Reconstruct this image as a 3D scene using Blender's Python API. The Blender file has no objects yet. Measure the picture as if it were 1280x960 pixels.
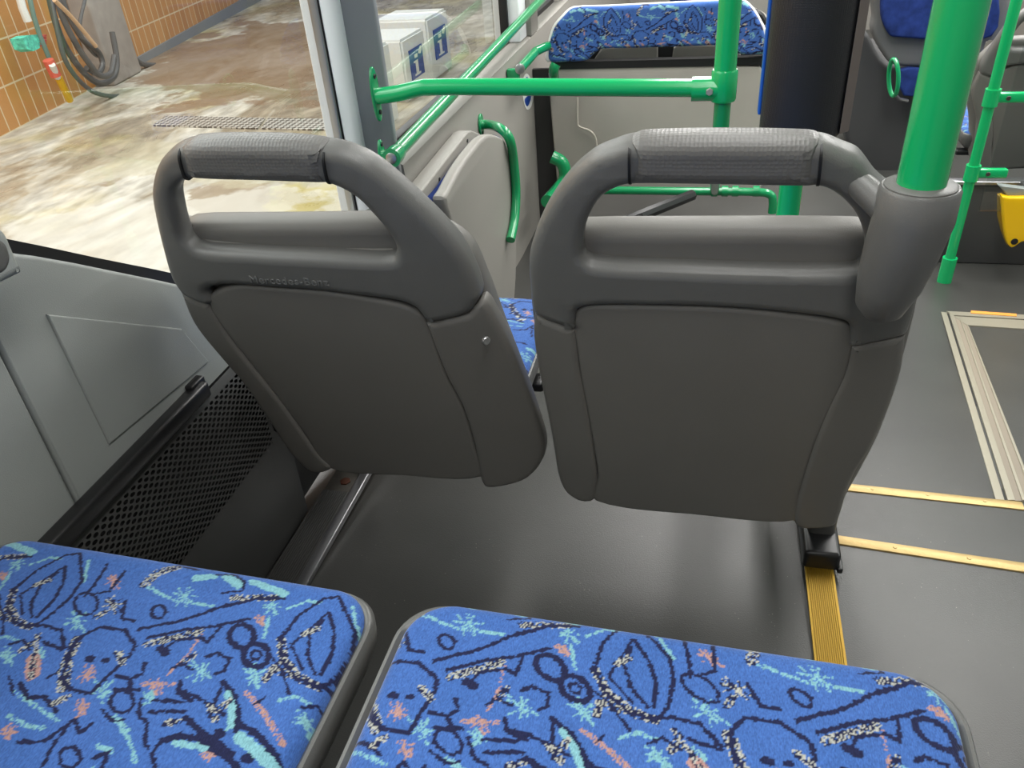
import bpy, bmesh, math, random
import numpy as np
from mathutils import Vector, Matrix
random.seed(7); rng = np.random.default_rng(7)
SC = bpy.context.scene; COL = SC.collection
# ------------------------------------------------------------------ camera geometry
CZ = -Vector((125, 1480, 986.)).normalized()
CY = Vector((270, -680, 986.)); CY -= CZ*CY.dot(CZ); CY.normalize()
CX = CY.cross(CZ)
if CX.x < 0: CX = -CX
F = 986.; H = 1.2
def ray(px, py):
    d = Vector((px-640, py-480, F)); return Vector((d.dot(CX), d.dot(CY), d.dot(CZ)))
def onz(px, py, z):
    r = ray(px, py); t = (z-H)/r.z; return Vector((r.x*t, r.y*t, z))
def ony(px, py, y):
    r = ray(px, py); t = y/r.y; return Vector((r.x*t, y, H+r.z*t))
def onx(px, py, x):
    r = ray(px, py); t = x/r.x; return Vector((x, r.y*t, H+r.z*t))
def onplane(px, py, o, n):
    r = ray(px, py); c = Vector((0, 0, H)); t = (o-c).dot(n)/r.dot(n); return c+r*t
cam = bpy.data.cameras.new('camera'); co = bpy.data.objects.new('camera', cam); COL.objects.link(co)
cam.sensor_width = 36; cam.lens = 36*F/1280; cam.clip_start = .02
# columns: camera x, y(up), z(back) in world coordinates
cx = Vector((CX.x, CY.x, CZ.x)); cyd = Vector((CX.y, CY.y, CZ.y)); cf = Vector((CX.z, CY.z, CZ.z))
M = Matrix((cx, -cyd, -cf)).transposed().to_4x4(); M.translation = (0, 0, H)
co.matrix_world = M; SC.camera = co
SC.view_settings.view_transform = 'Standard'; SC.view_settings.look = 'None'
SC.view_settings.gamma = 1; SC.view_settings.exposure = 0.0; SC.view_settings.use_curve_mapping = False
# ------------------------------------------------------------------ materials
def lin(c):
    return tuple(((v/255)/12.92 if v/255 <= .04045 else ((v/255+.055)/1.055)**2.4) for v in c)
def mat(name, c, rough=.5, metal=0, bump=0, bscale=300, var=0, vscale=6, spec=.5, coat=0):
    m = bpy.data.materials.new(name); m.use_nodes = True; nt = m.node_tree; b = nt.nodes['Principled BSDF']
    c = lin(c)
    b.inputs['Base Color'].default_value = (*c, 1); b.inputs['Roughness'].default_value = rough
    b.inputs['Metallic'].default_value = metal; b.inputs['Specular IOR Level'].default_value = spec
    b.inputs['Coat Weight'].default_value = coat; b.inputs['Coat Roughness'].default_value = .15
    tc = nt.nodes.new('ShaderNodeTexCoord')
    if var:
        n = nt.nodes.new('ShaderNodeTexNoise'); n.inputs['Scale'].default_value = vscale; n.inputs['Detail'].default_value = 6
        nt.links.new(tc.outputs['Object'], n.inputs['Vector'])
        r = nt.nodes.new('ShaderNodeValToRGB'); r.color_ramp.elements[0].position = .3; r.color_ramp.elements[1].position = .7
        r.color_ramp.elements[0].color = (*[v*(1-var) for v in c], 1); r.color_ramp.elements[1].color = (*[min(1, v*(1+var)) for v in c], 1)
        nt.links.new(n.outputs['Fac'], r.inputs['Fac']); nt.links.new(r.outputs['Color'], b.inputs['Base Color'])
    if bump:
        n = nt.nodes.new('ShaderNodeTexNoise'); n.inputs['Scale'].default_value = bscale; n.inputs['Detail'].default_value = 2
        nt.links.new(tc.outputs['Object'], n.inputs['Vector'])
        bp = nt.nodes.new('ShaderNodeBump'); bp.inputs['Strength'].default_value = bump; bp.inputs['Distance'].default_value = .002
        nt.links.new(n.outputs['Fac'], bp.inputs['Height']); nt.links.new(bp.outputs['Normal'], b.inputs['Normal'])
    return m
def N(m, t): return m.node_tree.nodes.new(t)
def L(m, a, b): m.node_tree.links.new(a, b)
GREY_FRAME = mat('seat_plastic_dark', (104, 104, 102), .38, bump=.15, bscale=900, var=.04)
GREY_SHELL = mat('seat_plastic', (114, 112, 108), .45, bump=.15, bscale=900, var=.05, vscale=5)
GRIP = mat('grip_rubber', (108, 107, 105), .42, bump=0)
def vor_bump(m, s, st, dist=.0015):
    tc = N(m, 'ShaderNodeTexCoord'); v = N(m, 'ShaderNodeTexVoronoi'); v.inputs['Scale'].default_value = s; v.inputs['Randomness'].default_value = .25
    bp = N(m, 'ShaderNodeBump'); bp.inputs['Strength'].default_value = st; bp.inputs['Distance'].default_value = dist
    L(m, tc.outputs['Object'], v.inputs['Vector']); L(m, v.outputs['Distance'], bp.inputs['Height']); L(m, bp.outputs['Normal'], m.node_tree.nodes['Principled BSDF'].inputs['Normal'])
vor_bump(GRIP, 230, .5, .001)
GREEN = mat('green_paint', (10, 178, 104), .22, coat=.5, bump=.05, bscale=60)
GREEN_D = mat('green_paint_deep', (12, 140, 84), .25, coat=.5, bump=.05, bscale=60)
STEEL = mat('steel', (190, 190, 190), .3, .9)
BOLT = mat('bolt_steel', (110, 108, 105), .35, .9)
BLACK = mat('black_rubber', (22, 22, 23), .5)
BLACK2 = mat('black_satin', (30, 30, 31), .35)
LEATHER = mat('black_leather', (40, 41, 43), .3); vor_bump(LEATHER, 500, .5)
WALL = mat('wall_panel_plastic', (150, 154, 151), .45, bump=.2, bscale=700, var=.05, vscale=2)
WALLF = mat('wall_panel_warm', (140, 137, 131), .5, bump=.2, bscale=700, var=.05, vscale=2)
PILLAR_W = mat('white_paint', (240, 243, 246), .35)
PILLAR_G = mat('pillar_grey', (126, 130, 134), .4)
CUSHGREY = mat('shell_grey', (92, 92, 90), .38, bump=.1, bscale=800)
ALU = mat('ribbed_aluminium', (96, 96, 94), .33, .7)
GOLD = mat('gold_anodised', (160, 128, 42), .4, .6)
GOLDS = mat('gold_strip', (166, 142, 92), .38, .5, bump=.2, bscale=200)
CEIL = mat('ceiling_panel', (205, 205, 202), .5)
DARKP = mat('podium_plastic', (66, 66, 67), .5, bump=.2, bscale=500)
YELLOW = mat('yellow_plastic', (246, 196, 8), .35)
BLUEL = mat('blue_sign', (24, 66, 150), .4)
WHITE = mat('white_enamel', (232, 232, 228), .35)
def rib_mat(m, axis, per, dep, ramp=None):
    tc = N(m, 'ShaderNodeTexCoord'); w = N(m, 'ShaderNodeTexWave'); w.wave_type = 'BANDS'; w.bands_direction = axis
    w.inputs['Scale'].default_value = 2*math.pi/per/20; w.inputs['Distortion'].default_value = 0
    bp = N(m, 'ShaderNodeBump'); bp.inputs['Strength'].default_value = 1; bp.inputs['Distance'].default_value = dep
    L(m, tc.outputs['Object'], w.inputs['Vector']); L(m, w.outputs['Fac'], bp.inputs['Height']); L(m, bp.outputs['Normal'], m.node_tree.nodes['Principled BSDF'].inputs['Normal'])
# floor vinyl with grit
FLOOR = mat('floor_vinyl', (64, 64, 62), .42, bump=0)
def floor_nodes(m, base, grit, rough):
    b = m.node_tree.nodes['Principled BSDF']; tc = N(m, 'ShaderNodeTexCoord')
    n = N(m, 'ShaderNodeTexNoise'); n.inputs['Scale'].default_value = 3; n.inputs['Detail'].default_value = 8
    r = N(m, 'ShaderNodeValToRGB'); r.color_ramp.elements[0].position = .3; r.color_ramp.elements[1].position = .75
    r.color_ramp.elements[0].color = (*lin([v*.9 for v in base]), 1); r.color_ramp.elements[1].color = (*lin([v*1.12 for v in base]), 1)
    v = N(m, 'ShaderNodeTexVoronoi'); v.inputs['Scale'].default_value = 90
    v2 = N(m, 'ShaderNodeTexNoise'); v2.inputs['Scale'].default_value = 9; v2.inputs['Detail'].default_value = 3
    r2 = N(m, 'ShaderNodeValToRGB'); r2.color_ramp.elements[0].position = .03; r2.color_ramp.elements[1].position = .075
    r2.color_ramp.elements[0].color = (1, 1, 1, 1); r2.color_ramp.elements[1].color = (0, 0, 0, 1)
    r3 = N(m, 'ShaderNodeValToRGB'); r3.color_ramp.elements[0].position = .5; r3.color_ramp.elements[1].position = .66
    mu = N(m, 'ShaderNodeMath'); mu.operation = 'MULTIPLY'; mx = N(m, 'ShaderNodeMix'); mx.data_type = 'RGBA'
    L(m, tc.outputs['Object'], n.inputs['Vector']); L(m, tc.outputs['Object'], v.inputs['Vector']); L(m, tc.outputs['Object'], v2.inputs['Vector'])
    L(m, n.outputs['Fac'], r.inputs['Fac']); L(m, v.outputs['Distance'], r2.inputs['Fac']); L(m, v2.outputs['Fac'], r3.inputs['Fac'])
    L(m, r2.outputs['Color'], mu.inputs[0]); L(m, r3.outputs['Color'], mu.inputs[1]); L(m, mu.outputs[0], mx.inputs[0])
    L(m, r.outputs['Color'], mx.inputs[6]); mx.inputs[7].default_value = (*lin(grit), 1); L(m, mx.outputs[2], b.inputs['Base Color'])
    b.inputs['Roughness'].default_value = rough
    g = N(m, 'ShaderNodeTexNoise'); g.inputs['Scale'].default_value = 450; bp = N(m, 'ShaderNodeBump'); bp.inputs['Strength'].default_value = .35; bp.inputs['Distance'].default_value = .001
    L(m, tc.outputs['Object'], g.inputs['Vector']); L(m, g.outputs['Fac'], bp.inputs['Height']); L(m, bp.outputs['Normal'], b.inputs['Normal'])
floor_nodes(FLOOR, (62, 62, 60), (172, 167, 152), .37)
# wash hall ground
GROUND = mat('wet_concrete', (190, 180, 160), .45)
def ground_nodes(m):
    b = m.node_tree.nodes['Principled BSDF']; tc = N(m, 'ShaderNodeTexCoord')
    mp = N(m, 'ShaderNodeMapping'); mp.inputs['Scale'].default_value = (.7, .3, 1); mp.inputs['Rotation'].default_value = (0, 0, -.25)
    L(m, tc.outputs['Object'], mp.inputs['Vector'])
    n = N(m, 'ShaderNodeTexNoise'); n.inputs['Scale'].default_value = 1.5; n.inputs['Detail'].default_value = 9; n.inputs['Roughness'].default_value = .62; n.inputs['Distortion'].default_value = 1.2
    L(m, mp.outputs[0], n.inputs['Vector'])
    r = N(m, 'ShaderNodeValToRGB'); cr = r.color_ramp
    cr.elements[0].position = .38; cr.elements[0].color = (*lin((168, 156, 138)), 1)
    cr.elements[1].position = .62; cr.elements[1].color = (*lin((226, 222, 214)), 1)
    e = cr.elements.new(.46); e.color = (*lin((180, 168, 148)), 1)
    e = cr.elements.new(.49); e.color = (*lin((198, 190, 174)), 1)
    L(m, n.outputs['Fac'], r.inputs['Fac'])
    n2 = N(m, 'ShaderNodeTexNoise'); n2.inputs['Scale'].default_value = .9; n2.inputs['Detail'].default_value = 5
    mp2 = N(m, 'ShaderNodeMapping'); mp2.inputs['Location'].default_value = (3.1, 1.7, 0); L(m, tc.outputs['Object'], mp2.inputs['Vector']); L(m, mp2.outputs[0], n2.inputs['Vector'])
    r2 = N(m, 'ShaderNodeValToRGB'); r2.color_ramp.elements[0].position = .55; r2.color_ramp.elements[1].position = .68
    L(m, n2.outputs['Fac'], r2.inputs['Fac'])
    mx = N(m, 'ShaderNodeMix'); mx.data_type = 'RGBA'; L(m, r2.outputs['Color'], mx.inputs[0]); L(m, r.outputs['Color'], mx.inputs[6]); mx.inputs[7].default_value = (*lin((196, 184, 142)), 1)
    n3 = N(m, 'ShaderNodeTexNoise'); n3.inputs['Scale'].default_value = 14; n3.inputs['Detail'].default_value = 6; L(m, mp.outputs[0], n3.inputs['Vector'])
    r3 = N(m, 'ShaderNodeValToRGB'); r3.color_ramp.elements[0].position = .35; r3.color_ramp.elements[0].color = (.62, .61, .6, 1); r3.color_ramp.elements[1].position = .65
    L(m, n3.outputs['Fac'], r3.inputs['Fac'])
    m2 = N(m, 'ShaderNodeMix'); m2.data_type = 'RGBA'; m2.blend_type = 'MULTIPLY'; m2.inputs[0].default_value = 1
    L(m, mx.outputs[2], m2.inputs[6]); L(m, r3.outputs['Color'], m2.inputs[7]); 
    last = m2.outputs[2]
    nz = N(m, 'ShaderNodeTexNoise'); nz.inputs['Scale'].default_value = 1.1; nz.inputs['Detail'].default_value = 7; nz.inputs['Roughness'].default_value = .6; L(m, tc.outputs['Object'], nz.inputs['Vector'])
    ct = N(m, 'ShaderNodeVectorMath'); ct.operation = 'SUBTRACT'; ct.inputs[1].default_value = (.5, .5, .5); L(m, nz.outputs['Color'], ct.inputs[0])
    for (px, py), (rx_, ry__), rot_, c_, am in (((340, 66), (2.6, 1.5), .9, (138, 114, 92), .85), ((330, 262), (1.2, .35), .5, (142, 120, 92), .75), ((425, 262), (.5, .8), .3, (196, 182, 112), .7), ((120, 300), (.6, 1.6), 1.2, (216, 212, 204), .6), ((330, 200), (1.6, .5), .2, (192, 184, 158), .5)):
        p_ = onz(px, py, -.55); sb = N(m, 'ShaderNodeVectorMath'); sb.operation = 'SUBTRACT'; sb.inputs[1].default_value = p_; L(m, tc.outputs['Object'], sb.inputs[0])
        mm = N(m, 'ShaderNodeMapping'); mm.vector_type = 'POINT'; mm.inputs['Rotation'].default_value = (0, 0, rot_); L(m, sb.outputs[0], mm.inputs[0])
        ms = N(m, 'ShaderNodeVectorMath'); ms.operation = 'MULTIPLY'; ms.inputs[1].default_value = (1/rx_, 1/ry__, 0); L(m, mm.outputs[0], ms.inputs[0])
        ma = N(m, 'ShaderNodeVectorMath'); ma.operation = 'MULTIPLY_ADD'; ma.inputs[1].default_value = (3.2, 3.2, 0); L(m, ct.outputs[0], ma.inputs[0]); L(m, ms.outputs[0], ma.inputs[2])
        ln_ = N(m, 'ShaderNodeVectorMath'); ln_.operation = 'LENGTH'; L(m, ma.outputs[0], ln_.inputs[0])
        mr = N(m, 'ShaderNodeMapRange'); mr.inputs[1].default_value = .92; mr.inputs[2].default_value = 1.05; mr.inputs[3].default_value = am; mr.inputs[4].default_value = 0; L(m, ln_.outputs['Value'], mr.inputs[0])
        mz = N(m, 'ShaderNodeMix'); mz.data_type = 'RGBA'; L(m, mr.outputs[0], mz.inputs[0]); L(m, last, mz.inputs[6]); mz.inputs[7].default_value = (*lin(c_), 1); last = mz.outputs[2]
    L(m, last, b.inputs['Base Color'])
    rr = N(m, 'ShaderNodeMapRange'); rr.inputs[1].default_value = .4; rr.inputs[2].default_value = .55; rr.inputs[3].default_value = .25; rr.inputs[4].default_value = .7
    L(m, n.outputs['Fac'], rr.inputs[0]); L(m, rr.outputs[0], b.inputs['Roughness'])
ground_nodes(GROUND)
TILES = mat('orange_wall_tiles', (196, 140, 78), .3)
def tile_nodes(m):
    b = m.node_tree.nodes['Principled BSDF']; tc = N(m, 'ShaderNodeTexCoord'); sp = N(m, 'ShaderNodeSeparateXYZ'); cb = N(m, 'ShaderNodeCombineXYZ')
    L(m, tc.outputs['Object'], sp.inputs[0]); L(m, sp.outputs['X'], cb.inputs['X']); L(m, sp.outputs['Z'], cb.inputs['Y'])
    br = N(m, 'ShaderNodeTexBrick'); br.offset = 0; br.inputs['Scale'].default_value = 1
    br.inputs['Brick Width'].default_value = .17; br.inputs['Row Height'].default_value = .36; br.inputs['Mortar Size'].default_value = .008
    br.inputs['Color1'].default_value = (*lin((204, 146, 84)), 1); br.inputs['Color2'].default_value = (*lin((186, 128, 70)), 1); br.inputs['Mortar'].default_value = (*lin((226, 204, 170)), 1)
    L(m, cb.outputs[0], br.inputs['Vector']); L(m, br.outputs['Color'], b.inputs['Base Color'])
tile_nodes(TILES)
def glass_mat(name, tint=(.93, .96, .95), refl=1.0):
    m = bpy.data.materials.new(name); m.use_nodes = True; nt = m.node_tree; nt.nodes.clear()
    o = nt.nodes.new('ShaderNodeOutputMaterial'); t = nt.nodes.new('ShaderNodeBsdfTransparent'); t.inputs[0].default_value = (*tint, 1)
    g = nt.nodes.new('ShaderNodeBsdfGlossy'); g.inputs['Roughness'].default_value = .01; g.inputs['Color'].default_value = (refl, refl, refl, 1)
    fr = nt.nodes.new('ShaderNodeFresnel'); fr.inputs[0].default_value = 1.5
    ge = nt.nodes.new('ShaderNodeNewGeometry'); sb_ = nt.nodes.new('ShaderNodeMath'); sb_.operation = 'SUBTRACT'; sb_.inputs[0].default_value = 1; nt.links.new(ge.outputs['Backfacing'], sb_.inputs[1])
    ml = nt.nodes.new('ShaderNodeMath'); ml.operation = 'MULTIPLY'; nt.links.new(sb_.outputs[0], ml.inputs[0]); nt.links.new(fr.outputs[0], ml.inputs[1])
    mx = nt.nodes.new('ShaderNodeMixShader'); nt.links.new(ml.outputs[0], mx.inputs[0]); nt.links.new(t.outputs[0], mx.inputs[1]); nt.links.new(g.outputs[0], mx.inputs[2]); nt.links.new(mx.outputs[0], o.inputs[0])
    return m
GLASS = glass_mat('window_glass'); PLEXI = glass_mat('plexiglass', (.88, .9, .9))
PERF = mat('perforated_plastic', (58, 58, 57), .4)
def perf_nodes(m):
    nt = m.node_tree; b = nt.nodes['Principled BSDF']; out = nt.nodes['Material Output']
    uv = N(m, 'ShaderNodeUVMap'); uv.uv_map = 'UVMap'
    sp = N(m, 'ShaderNodeSeparateXYZ'); L(m, uv.outputs[0], sp.inputs[0])
    def mth(op, a, c=None):
        n = N(m, 'ShaderNodeMath'); n.operation = op
        for i, q in enumerate((a, c)):
            if q is None: continue
            if isinstance(q, (int, float)): n.inputs[i].default_value = q
            else: L(m, q, n.inputs[i])
        return n.outputs[0]
    P_, Q_ = .0165, .0118
    def dots(ox, oy):
        a = mth('SUBTRACT', mth('FRACT', mth('ADD', mth('DIVIDE', sp.outputs['X'], P_), ox)), .5)
        c = mth('SUBTRACT', mth('FRACT', mth('ADD', mth('DIVIDE', sp.outputs['Y'], Q_), oy)), .5)
        return mth('ADD', mth('POWER', mth('DIVIDE', a, .30), 2), mth('POWER', mth('DIVIDE', c, .22), 2))
    d = mth('MINIMUM', dots(0, 0), dots(.5, .5)); hole = mth('LESS_THAN', d, 1)
    inb = mth('MULTIPLY', mth('GREATER_THAN', sp.outputs['Y'], .016), mth('LESS_THAN', sp.outputs['Y'], .016+.0118*14))
    inb = mth('MULTIPLY', inb, mth('LESS_THAN', sp.outputs['X'], 1.53))
    h = mth('MULTIPLY', hole, inb)
    t = N(m, 'ShaderNodeBsdfTransparent'); mx = N(m, 'ShaderNodeMixShader'); L(m, h, mx.inputs[0]); L(m, b.outputs[0], mx.inputs[1]); L(m, t.outputs[0], mx.inputs[2]); L(m, mx.outputs[0], out.inputs[0])
perf_nodes(PERF)
def fab_mat(name='woven_fabric', gain=1):
    m = mat(name, (80, 110, 190), .9, spec=.15); b = m.node_tree.nodes['Principled BSDF']
    a = N(m, 'ShaderNodeAttribute'); a.attribute_name = 'Weave'
    tc = N(m, 'ShaderNodeTexCoord'); n = N(m, 'ShaderNodeTexNoise'); n.inputs['Scale'].default_value = 900; n.inputs['Detail'].default_value = 1
    mp = N(m, 'ShaderNodeMapping'); mp.inputs['Scale'].default_value = (1, .35, 1); L(m, tc.outputs['Object'], mp.inputs[0]); L(m, mp.outputs[0], n.inputs['Vector'])
    r = N(m, 'ShaderNodeMapRange'); r.inputs[1].default_value = .3; r.inputs[2].default_value = .7; r.inputs[3].default_value = .8*gain; r.inputs[4].default_value = 1.18*gain
    L(m, n.outputs['Fac'], r.inputs[0])
    mx = N(m, 'ShaderNodeVectorMath'); mx.operation = 'SCALE'; L(m, a.outputs['Color'], mx.inputs[0]); L(m, r.outputs[0], mx.inputs['Scale']); L(m, mx.outputs[0], b.inputs['Base Color'])
    bp = N(m, 'ShaderNodeBump'); bp.inputs['Strength'].default_value = .5; bp.inputs['Distance'].default_value = .001; L(m, n.outputs['Fac'], bp.inputs['Height']); L(m, bp.outputs['Normal'], b.inputs['Normal'])
    b.inputs['Sheen Weight'].default_value = .25; b.inputs['Sheen Roughness'].default_value = .4
    return m
FABRIC = fab_mat()
NAVY = mat('navy_fabric', (34, 52, 108), .9, bump=.5, bscale=500, var=.35, vscale=25, spec=.15)
# ------------------------------------------------------------------ woven pattern tile (numpy raster)
TW, TH = .303, .25; RES = .0006; NX, NY = int(TW/RES), int(TH/RES)
def make_tile():
    gx, gy = np.meshgrid((np.arange(NX)+.5)*RES, (np.arange(NY)+.5)*RES)
    col = np.empty((NY, NX, 3)); col[:] = lin((58, 94, 158))
    # slow patches between two blues
    def tnoise(k, s):
        a = np.zeros((NY, NX))
        for i in range(k):
            fx, fy = rng.integers(1, s, 2); ph = rng.uniform(0, 6.28, 2)
            a += np.sin(2*np.pi*fx*gx/TW+ph[0])*np.sin(2*np.pi*fy*gy/TH+ph[1])
        return a/math.sqrt(k)
    t = np.clip(tnoise(8, 5)*.4+.5, 0, 1)[..., None]
    col = col*(1-t*.35)+np.array(lin((76, 110, 180)))*t*.35
    jx = gx + tnoise(30, 60)*.0009; jy = gy + tnoise(30, 60)*.0009
    grain = rng.random((NY//3+1, NX//2+1)).repeat(3, 0).repeat(2, 1)[:NY, :NX]
    C = dict(n=lin((28, 32, 64)), m=lin((118, 166, 176)), c=lin((164, 128, 122)), s=lin((160, 160, 152)), w=lin((150, 170, 215)))
    def P(x, y):
        p = onz(x*.375, 640+y*.375, .62); return p.x, p.y
    def seg(a, b, w, k, dens=1.0):
        nonlocal col
        ax, ay = a; bx, by = b; dx, dy = bx-ax, by-ay; l2 = dx*dx+dy*dy+1e-12
        cx_, cy_ = (ax+bx)/2, (ay+by)/2
        ux = (jx-cx_+TW/2) % TW-TW/2+cx_-ax; uy = (jy-cy_+TH/2) % TH-TH/2+cy_-ay
        tt = np.clip((ux*dx+uy*dy)/l2, 0, 1); d = np.hypot(ux-tt*dx, uy-tt*dy)
        msk = d < w/2
        if k == 's':
            col[msk & (grain > .62)] = C['s']; col[msk & (grain < .5)] = C['n']
        else:
            if dens < 1: msk = msk & (grain < dens)
            col[msk] = C[k]
    def line(pts, k='n', w=2.6, dens=1.0):
        q = [P(*p) for p in pts]
        for a, b in zip(q[:-1], q[1:]): seg(a, b, w*1.4e-3, k, dens)
    def circ(x, y, r, k='n', w=2.4):
        line([(x+r*math.cos(t), y+r*.95*math.sin(t)) for t in np.linspace(0, 2*math.pi, 13)], k, w)
    def star(x, y, r, k, w=1.6):
        for i in range(9):
            t = i*.7+rng.uniform(-.2, .2); rr = r*rng.uniform(.6, 1.15)
            line([(x, y), (x+rr*math.cos(t), y+rr*math.sin(t))], k, w, .8)
        line([(x, y), (x+1, y)], k, 5, .8)
    # mint and coral first, navy drawn over
    for a in [(235, 365, 42), (340, 600, 44), (665, 525, 44), (840, 530, 38), (595, 270, 40), (890, 295, 30), (1010, 660, 34), (500, 615, 30), (120, 480, 20), (820, 130, 24)]: star(*a, 'm')
    for a in [(270, 655, 32), (355, 225, 30), (855, 345, 24), (30, 740, 24), (520, 580, 28), (285, 540, 30), (700, 800, 20)]: star(*a, 'c')
    for a in ([(380, 680), (410, 720), (440, 760), (460, 830)], [(25, 690), (90, 720), (150, 725)], [(40, 610), (110, 650), (190, 700)], [(920, 605), (980, 590), (1030, 605)], [(470, 240), (560, 285), (690, 300)], [(265, 160), (255, 230)], [(880, 330), (870, 400)], [(430, 730), (400, 690)], [(940, 300), (1010, 270), (1050, 275)], [(0, 480), (30, 520)], [(330, 780), (380, 800)]): line(a, 'm', 2.6, .85)
    line([(820, 585), (880, 650), (940, 740)], 'c', 3.6, .75); line([(660, 400), (610, 480), (555, 540)], 'c', 2, .8); line([(470, 570), (580, 570)], 'c', 3, .7)
    line([(480, 435), (560, 415), (650, 390)], 's', 6); line([(925, 400), (935, 470), (985, 525), (1050, 548)], 's', 6); line([(240, 430), (208, 520), (205, 590)], 's', 8)
    line([(460, 230), (500, 190), (560, 170)], 's', 8); line([(760, 270), (830, 268), (900, 265)], 's', 6); star(355, 305, 34, 's'); line([(100, 500), (100, 550)], 'c', 9); line([(110, 420), (105, 480), (95, 560)], 's', 4)
    line([(630, 205), (690, 198)], 'm', 6); line([(820, 213), (930, 250)], 'm', 6); line([(730, 195), (782, 228)], 'm', 7)
    line([(695, 190), (760, 188), (795, 215), (790, 245), (720, 255)], 'n', 2)
    line([(1060, 260), (980, 320), (925, 400), (930, 470), (980, 530), (1050, 550), (1100, 510), (1150, 430), (1165, 360), (1130, 290), (1110, 250), (1060, 260)], 'n', 2.6)
    line([(1060, 330), (1020, 380), (1015, 450), (1040, 510)]); line([(1080, 310), (1100, 370), (1095, 440), (1060, 510)]); line([(1075, 305), (960, 420), (1000, 500)], 'n', 2)
    line([(450, 385), (600, 350), (730, 300), (850, 270), (930, 265)], 'n', 3); line([(480, 415), (600, 385), (700, 370), (820, 340)]); line([(530, 455), (580, 420), (660, 408), (680, 427), (720, 375)]); line([(525, 450), (545, 462)], 'n', 6)
    line([(400, 290), (388, 350), (430, 357)]); circ(510, 325, 24); circ(795, 400, 42, 'n', 4); circ(845, 462, 42, 'n', 4); circ(845, 462, 16)
    line([(680, 475), (720, 460), (760, 480), (740, 520), (710, 530)])
    line([(250, 420), (320, 382), (400, 390), (440, 440), (420, 480), (360, 540), (300, 605), (230, 595), (200, 560), (215, 480), (250, 420)], 'n', 2.8)
    line([(285, 490), (297, 492)], 'n', 5); line([(336, 495), (346, 496)], 'n', 4.5)
    line([(380, 545), (430, 555), (465, 540), (475, 500)]); line([(430, 555), (430, 600)]); circ(405, 632, 40); line([(380, 590), (460, 592)])
    line([(600, 560), (590, 600), (640, 622)]); line([(500, 665), (560, 660), (620, 660)]); line([(510, 625), (610, 627)]); line([(600, 590), (680, 620), (750, 665)]); line([(740, 555), (700, 675)])
    line([(740, 555), (780, 600), (797, 660), (790, 712)], 'n', 3.6); line([(757, 592), (775, 650), (770, 700)], 'm', 4.5)
    line([(800, 690), (860, 720), (920, 780), (940, 830)], 'n', 4); line([(800, 732), (860, 772), (930, 835)], 'm', 7)
    line([(470, 620), (465, 680), (495, 700), (490, 770), (502, 785)]); line([(540, 760), (600, 740), (660, 745), (760, 800), (820, 850)], 'n', 4); line([(620, 680), (700, 740), (780, 790)], 'n', 4)
    line([(590, 762), (690, 775)], 'm', 4); line([(540, 760), (515, 800), (530, 850)]); circ(735, 725, 8, 'n', 4); circ(830, 800, 8, 'n', 4)
    line([(60, 775), (150, 770), (200, 730), (250, 695), (270, 740), (310, 705)]); circ(240, 822, 36); line([(150, 850), (180, 780), (240, 700)])
    line([(60, 580), (90, 630), (140, 620), (185, 670)], 'n', 3); line([(50, 390), (130, 385), (190, 400), (200, 460)]); line([(130, 440), (190, 465)])
    line([(330, 170), (290, 240), (260, 280)]); circ(265, 306, 40); line([(390, 190), (340, 260), (300, 270)]); line([(320, 820), (370, 800), (350, 850)], 'n', 3)
    line([(900, 130), (960, 160), (1010, 200)], 'n', 2.5); line([(560, 160), (640, 175)], 'n', 2)
    for a in ([(560, 700), (600, 690)], [(880, 540), (900, 500), (950, 520)], [(1100, 600), (1060, 640)], [(640, 470), (600, 500)], [(90, 250), (140, 230)], [(380, 470), (400, 500)], [(700, 640), (720, 680)], [(180, 640), (220, 620)], [(330, 330), (300, 350)], [(760, 620), (740, 640)]): line(a, 's', 5)
    for a in ([(880, 450), (930, 500), (960, 580)], [(560, 520), (600, 500), (640, 520)], [(1000, 620), (1050, 600), (1090, 640)], [(150, 560), (180, 540)], [(340, 660), (380, 700), (420, 690)], [(20, 560), (40, 620)], [(850, 620), (880, 600)]): line(a, 'n', 2)
    col *= (.9+.2*grain)[..., None]
    return np.clip(col, 0, 1)
TILE = make_tile()
def tile_at(x, y):
    ix = (np.floor(np.mod(x, TW)/RES).astype(int)).clip(0, NX-1); iy = (np.floor(np.mod(y, TH)/RES).astype(int)).clip(0, NY-1)
    return TILE[iy, ix]
# ------------------------------------------------------------------ object helpers
def tag(o, label=None, cat=None, group=None, kind=None):
    if label: o['label'] = label
    if cat: o['category'] = cat
    if group: o['group'] = group
    if kind: o['kind'] = kind
    return o
def thing(name, label, cat, loc=(0, 0, 0), group=None):
    o = bpy.data.objects.new(name, None); o.empty_display_size = .05; COL.objects.link(o); o.location = loc
    return tag(o, label, cat, group)
def fin(name, me, m, parent=None, smooth=35):
    if smooth is not None:
        me.polygons.foreach_set('use_smooth', [True]*len(me.polygons)); me.set_sharp_from_angle(angle=math.radians(smooth))
    me.materials.clear(); me.materials.append(m)
    if parent:
        p = parent; off = Vector(p.location)
        while p.parent: p = p.parent; off += Vector(p.location)
        me.transform(Matrix.Translation(-off))
    o = bpy.data.objects.new(name, me); COL.objects.link(o)
    if parent: o.parent = parent
    return o
def place(o):
    """move the origin of a top-level mesh to its lowest centre"""
    me = o.data; vs = [v.co for v in me.vertices]
    c = Vector(((min(v.x for v in vs)+max(v.x for v in vs))/2, (min(v.y for v in vs)+max(v.y for v in vs))/2, min(v.z for v in vs)))
    me.transform(Matrix.Translation(-c)); o.location = c; return o
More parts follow.
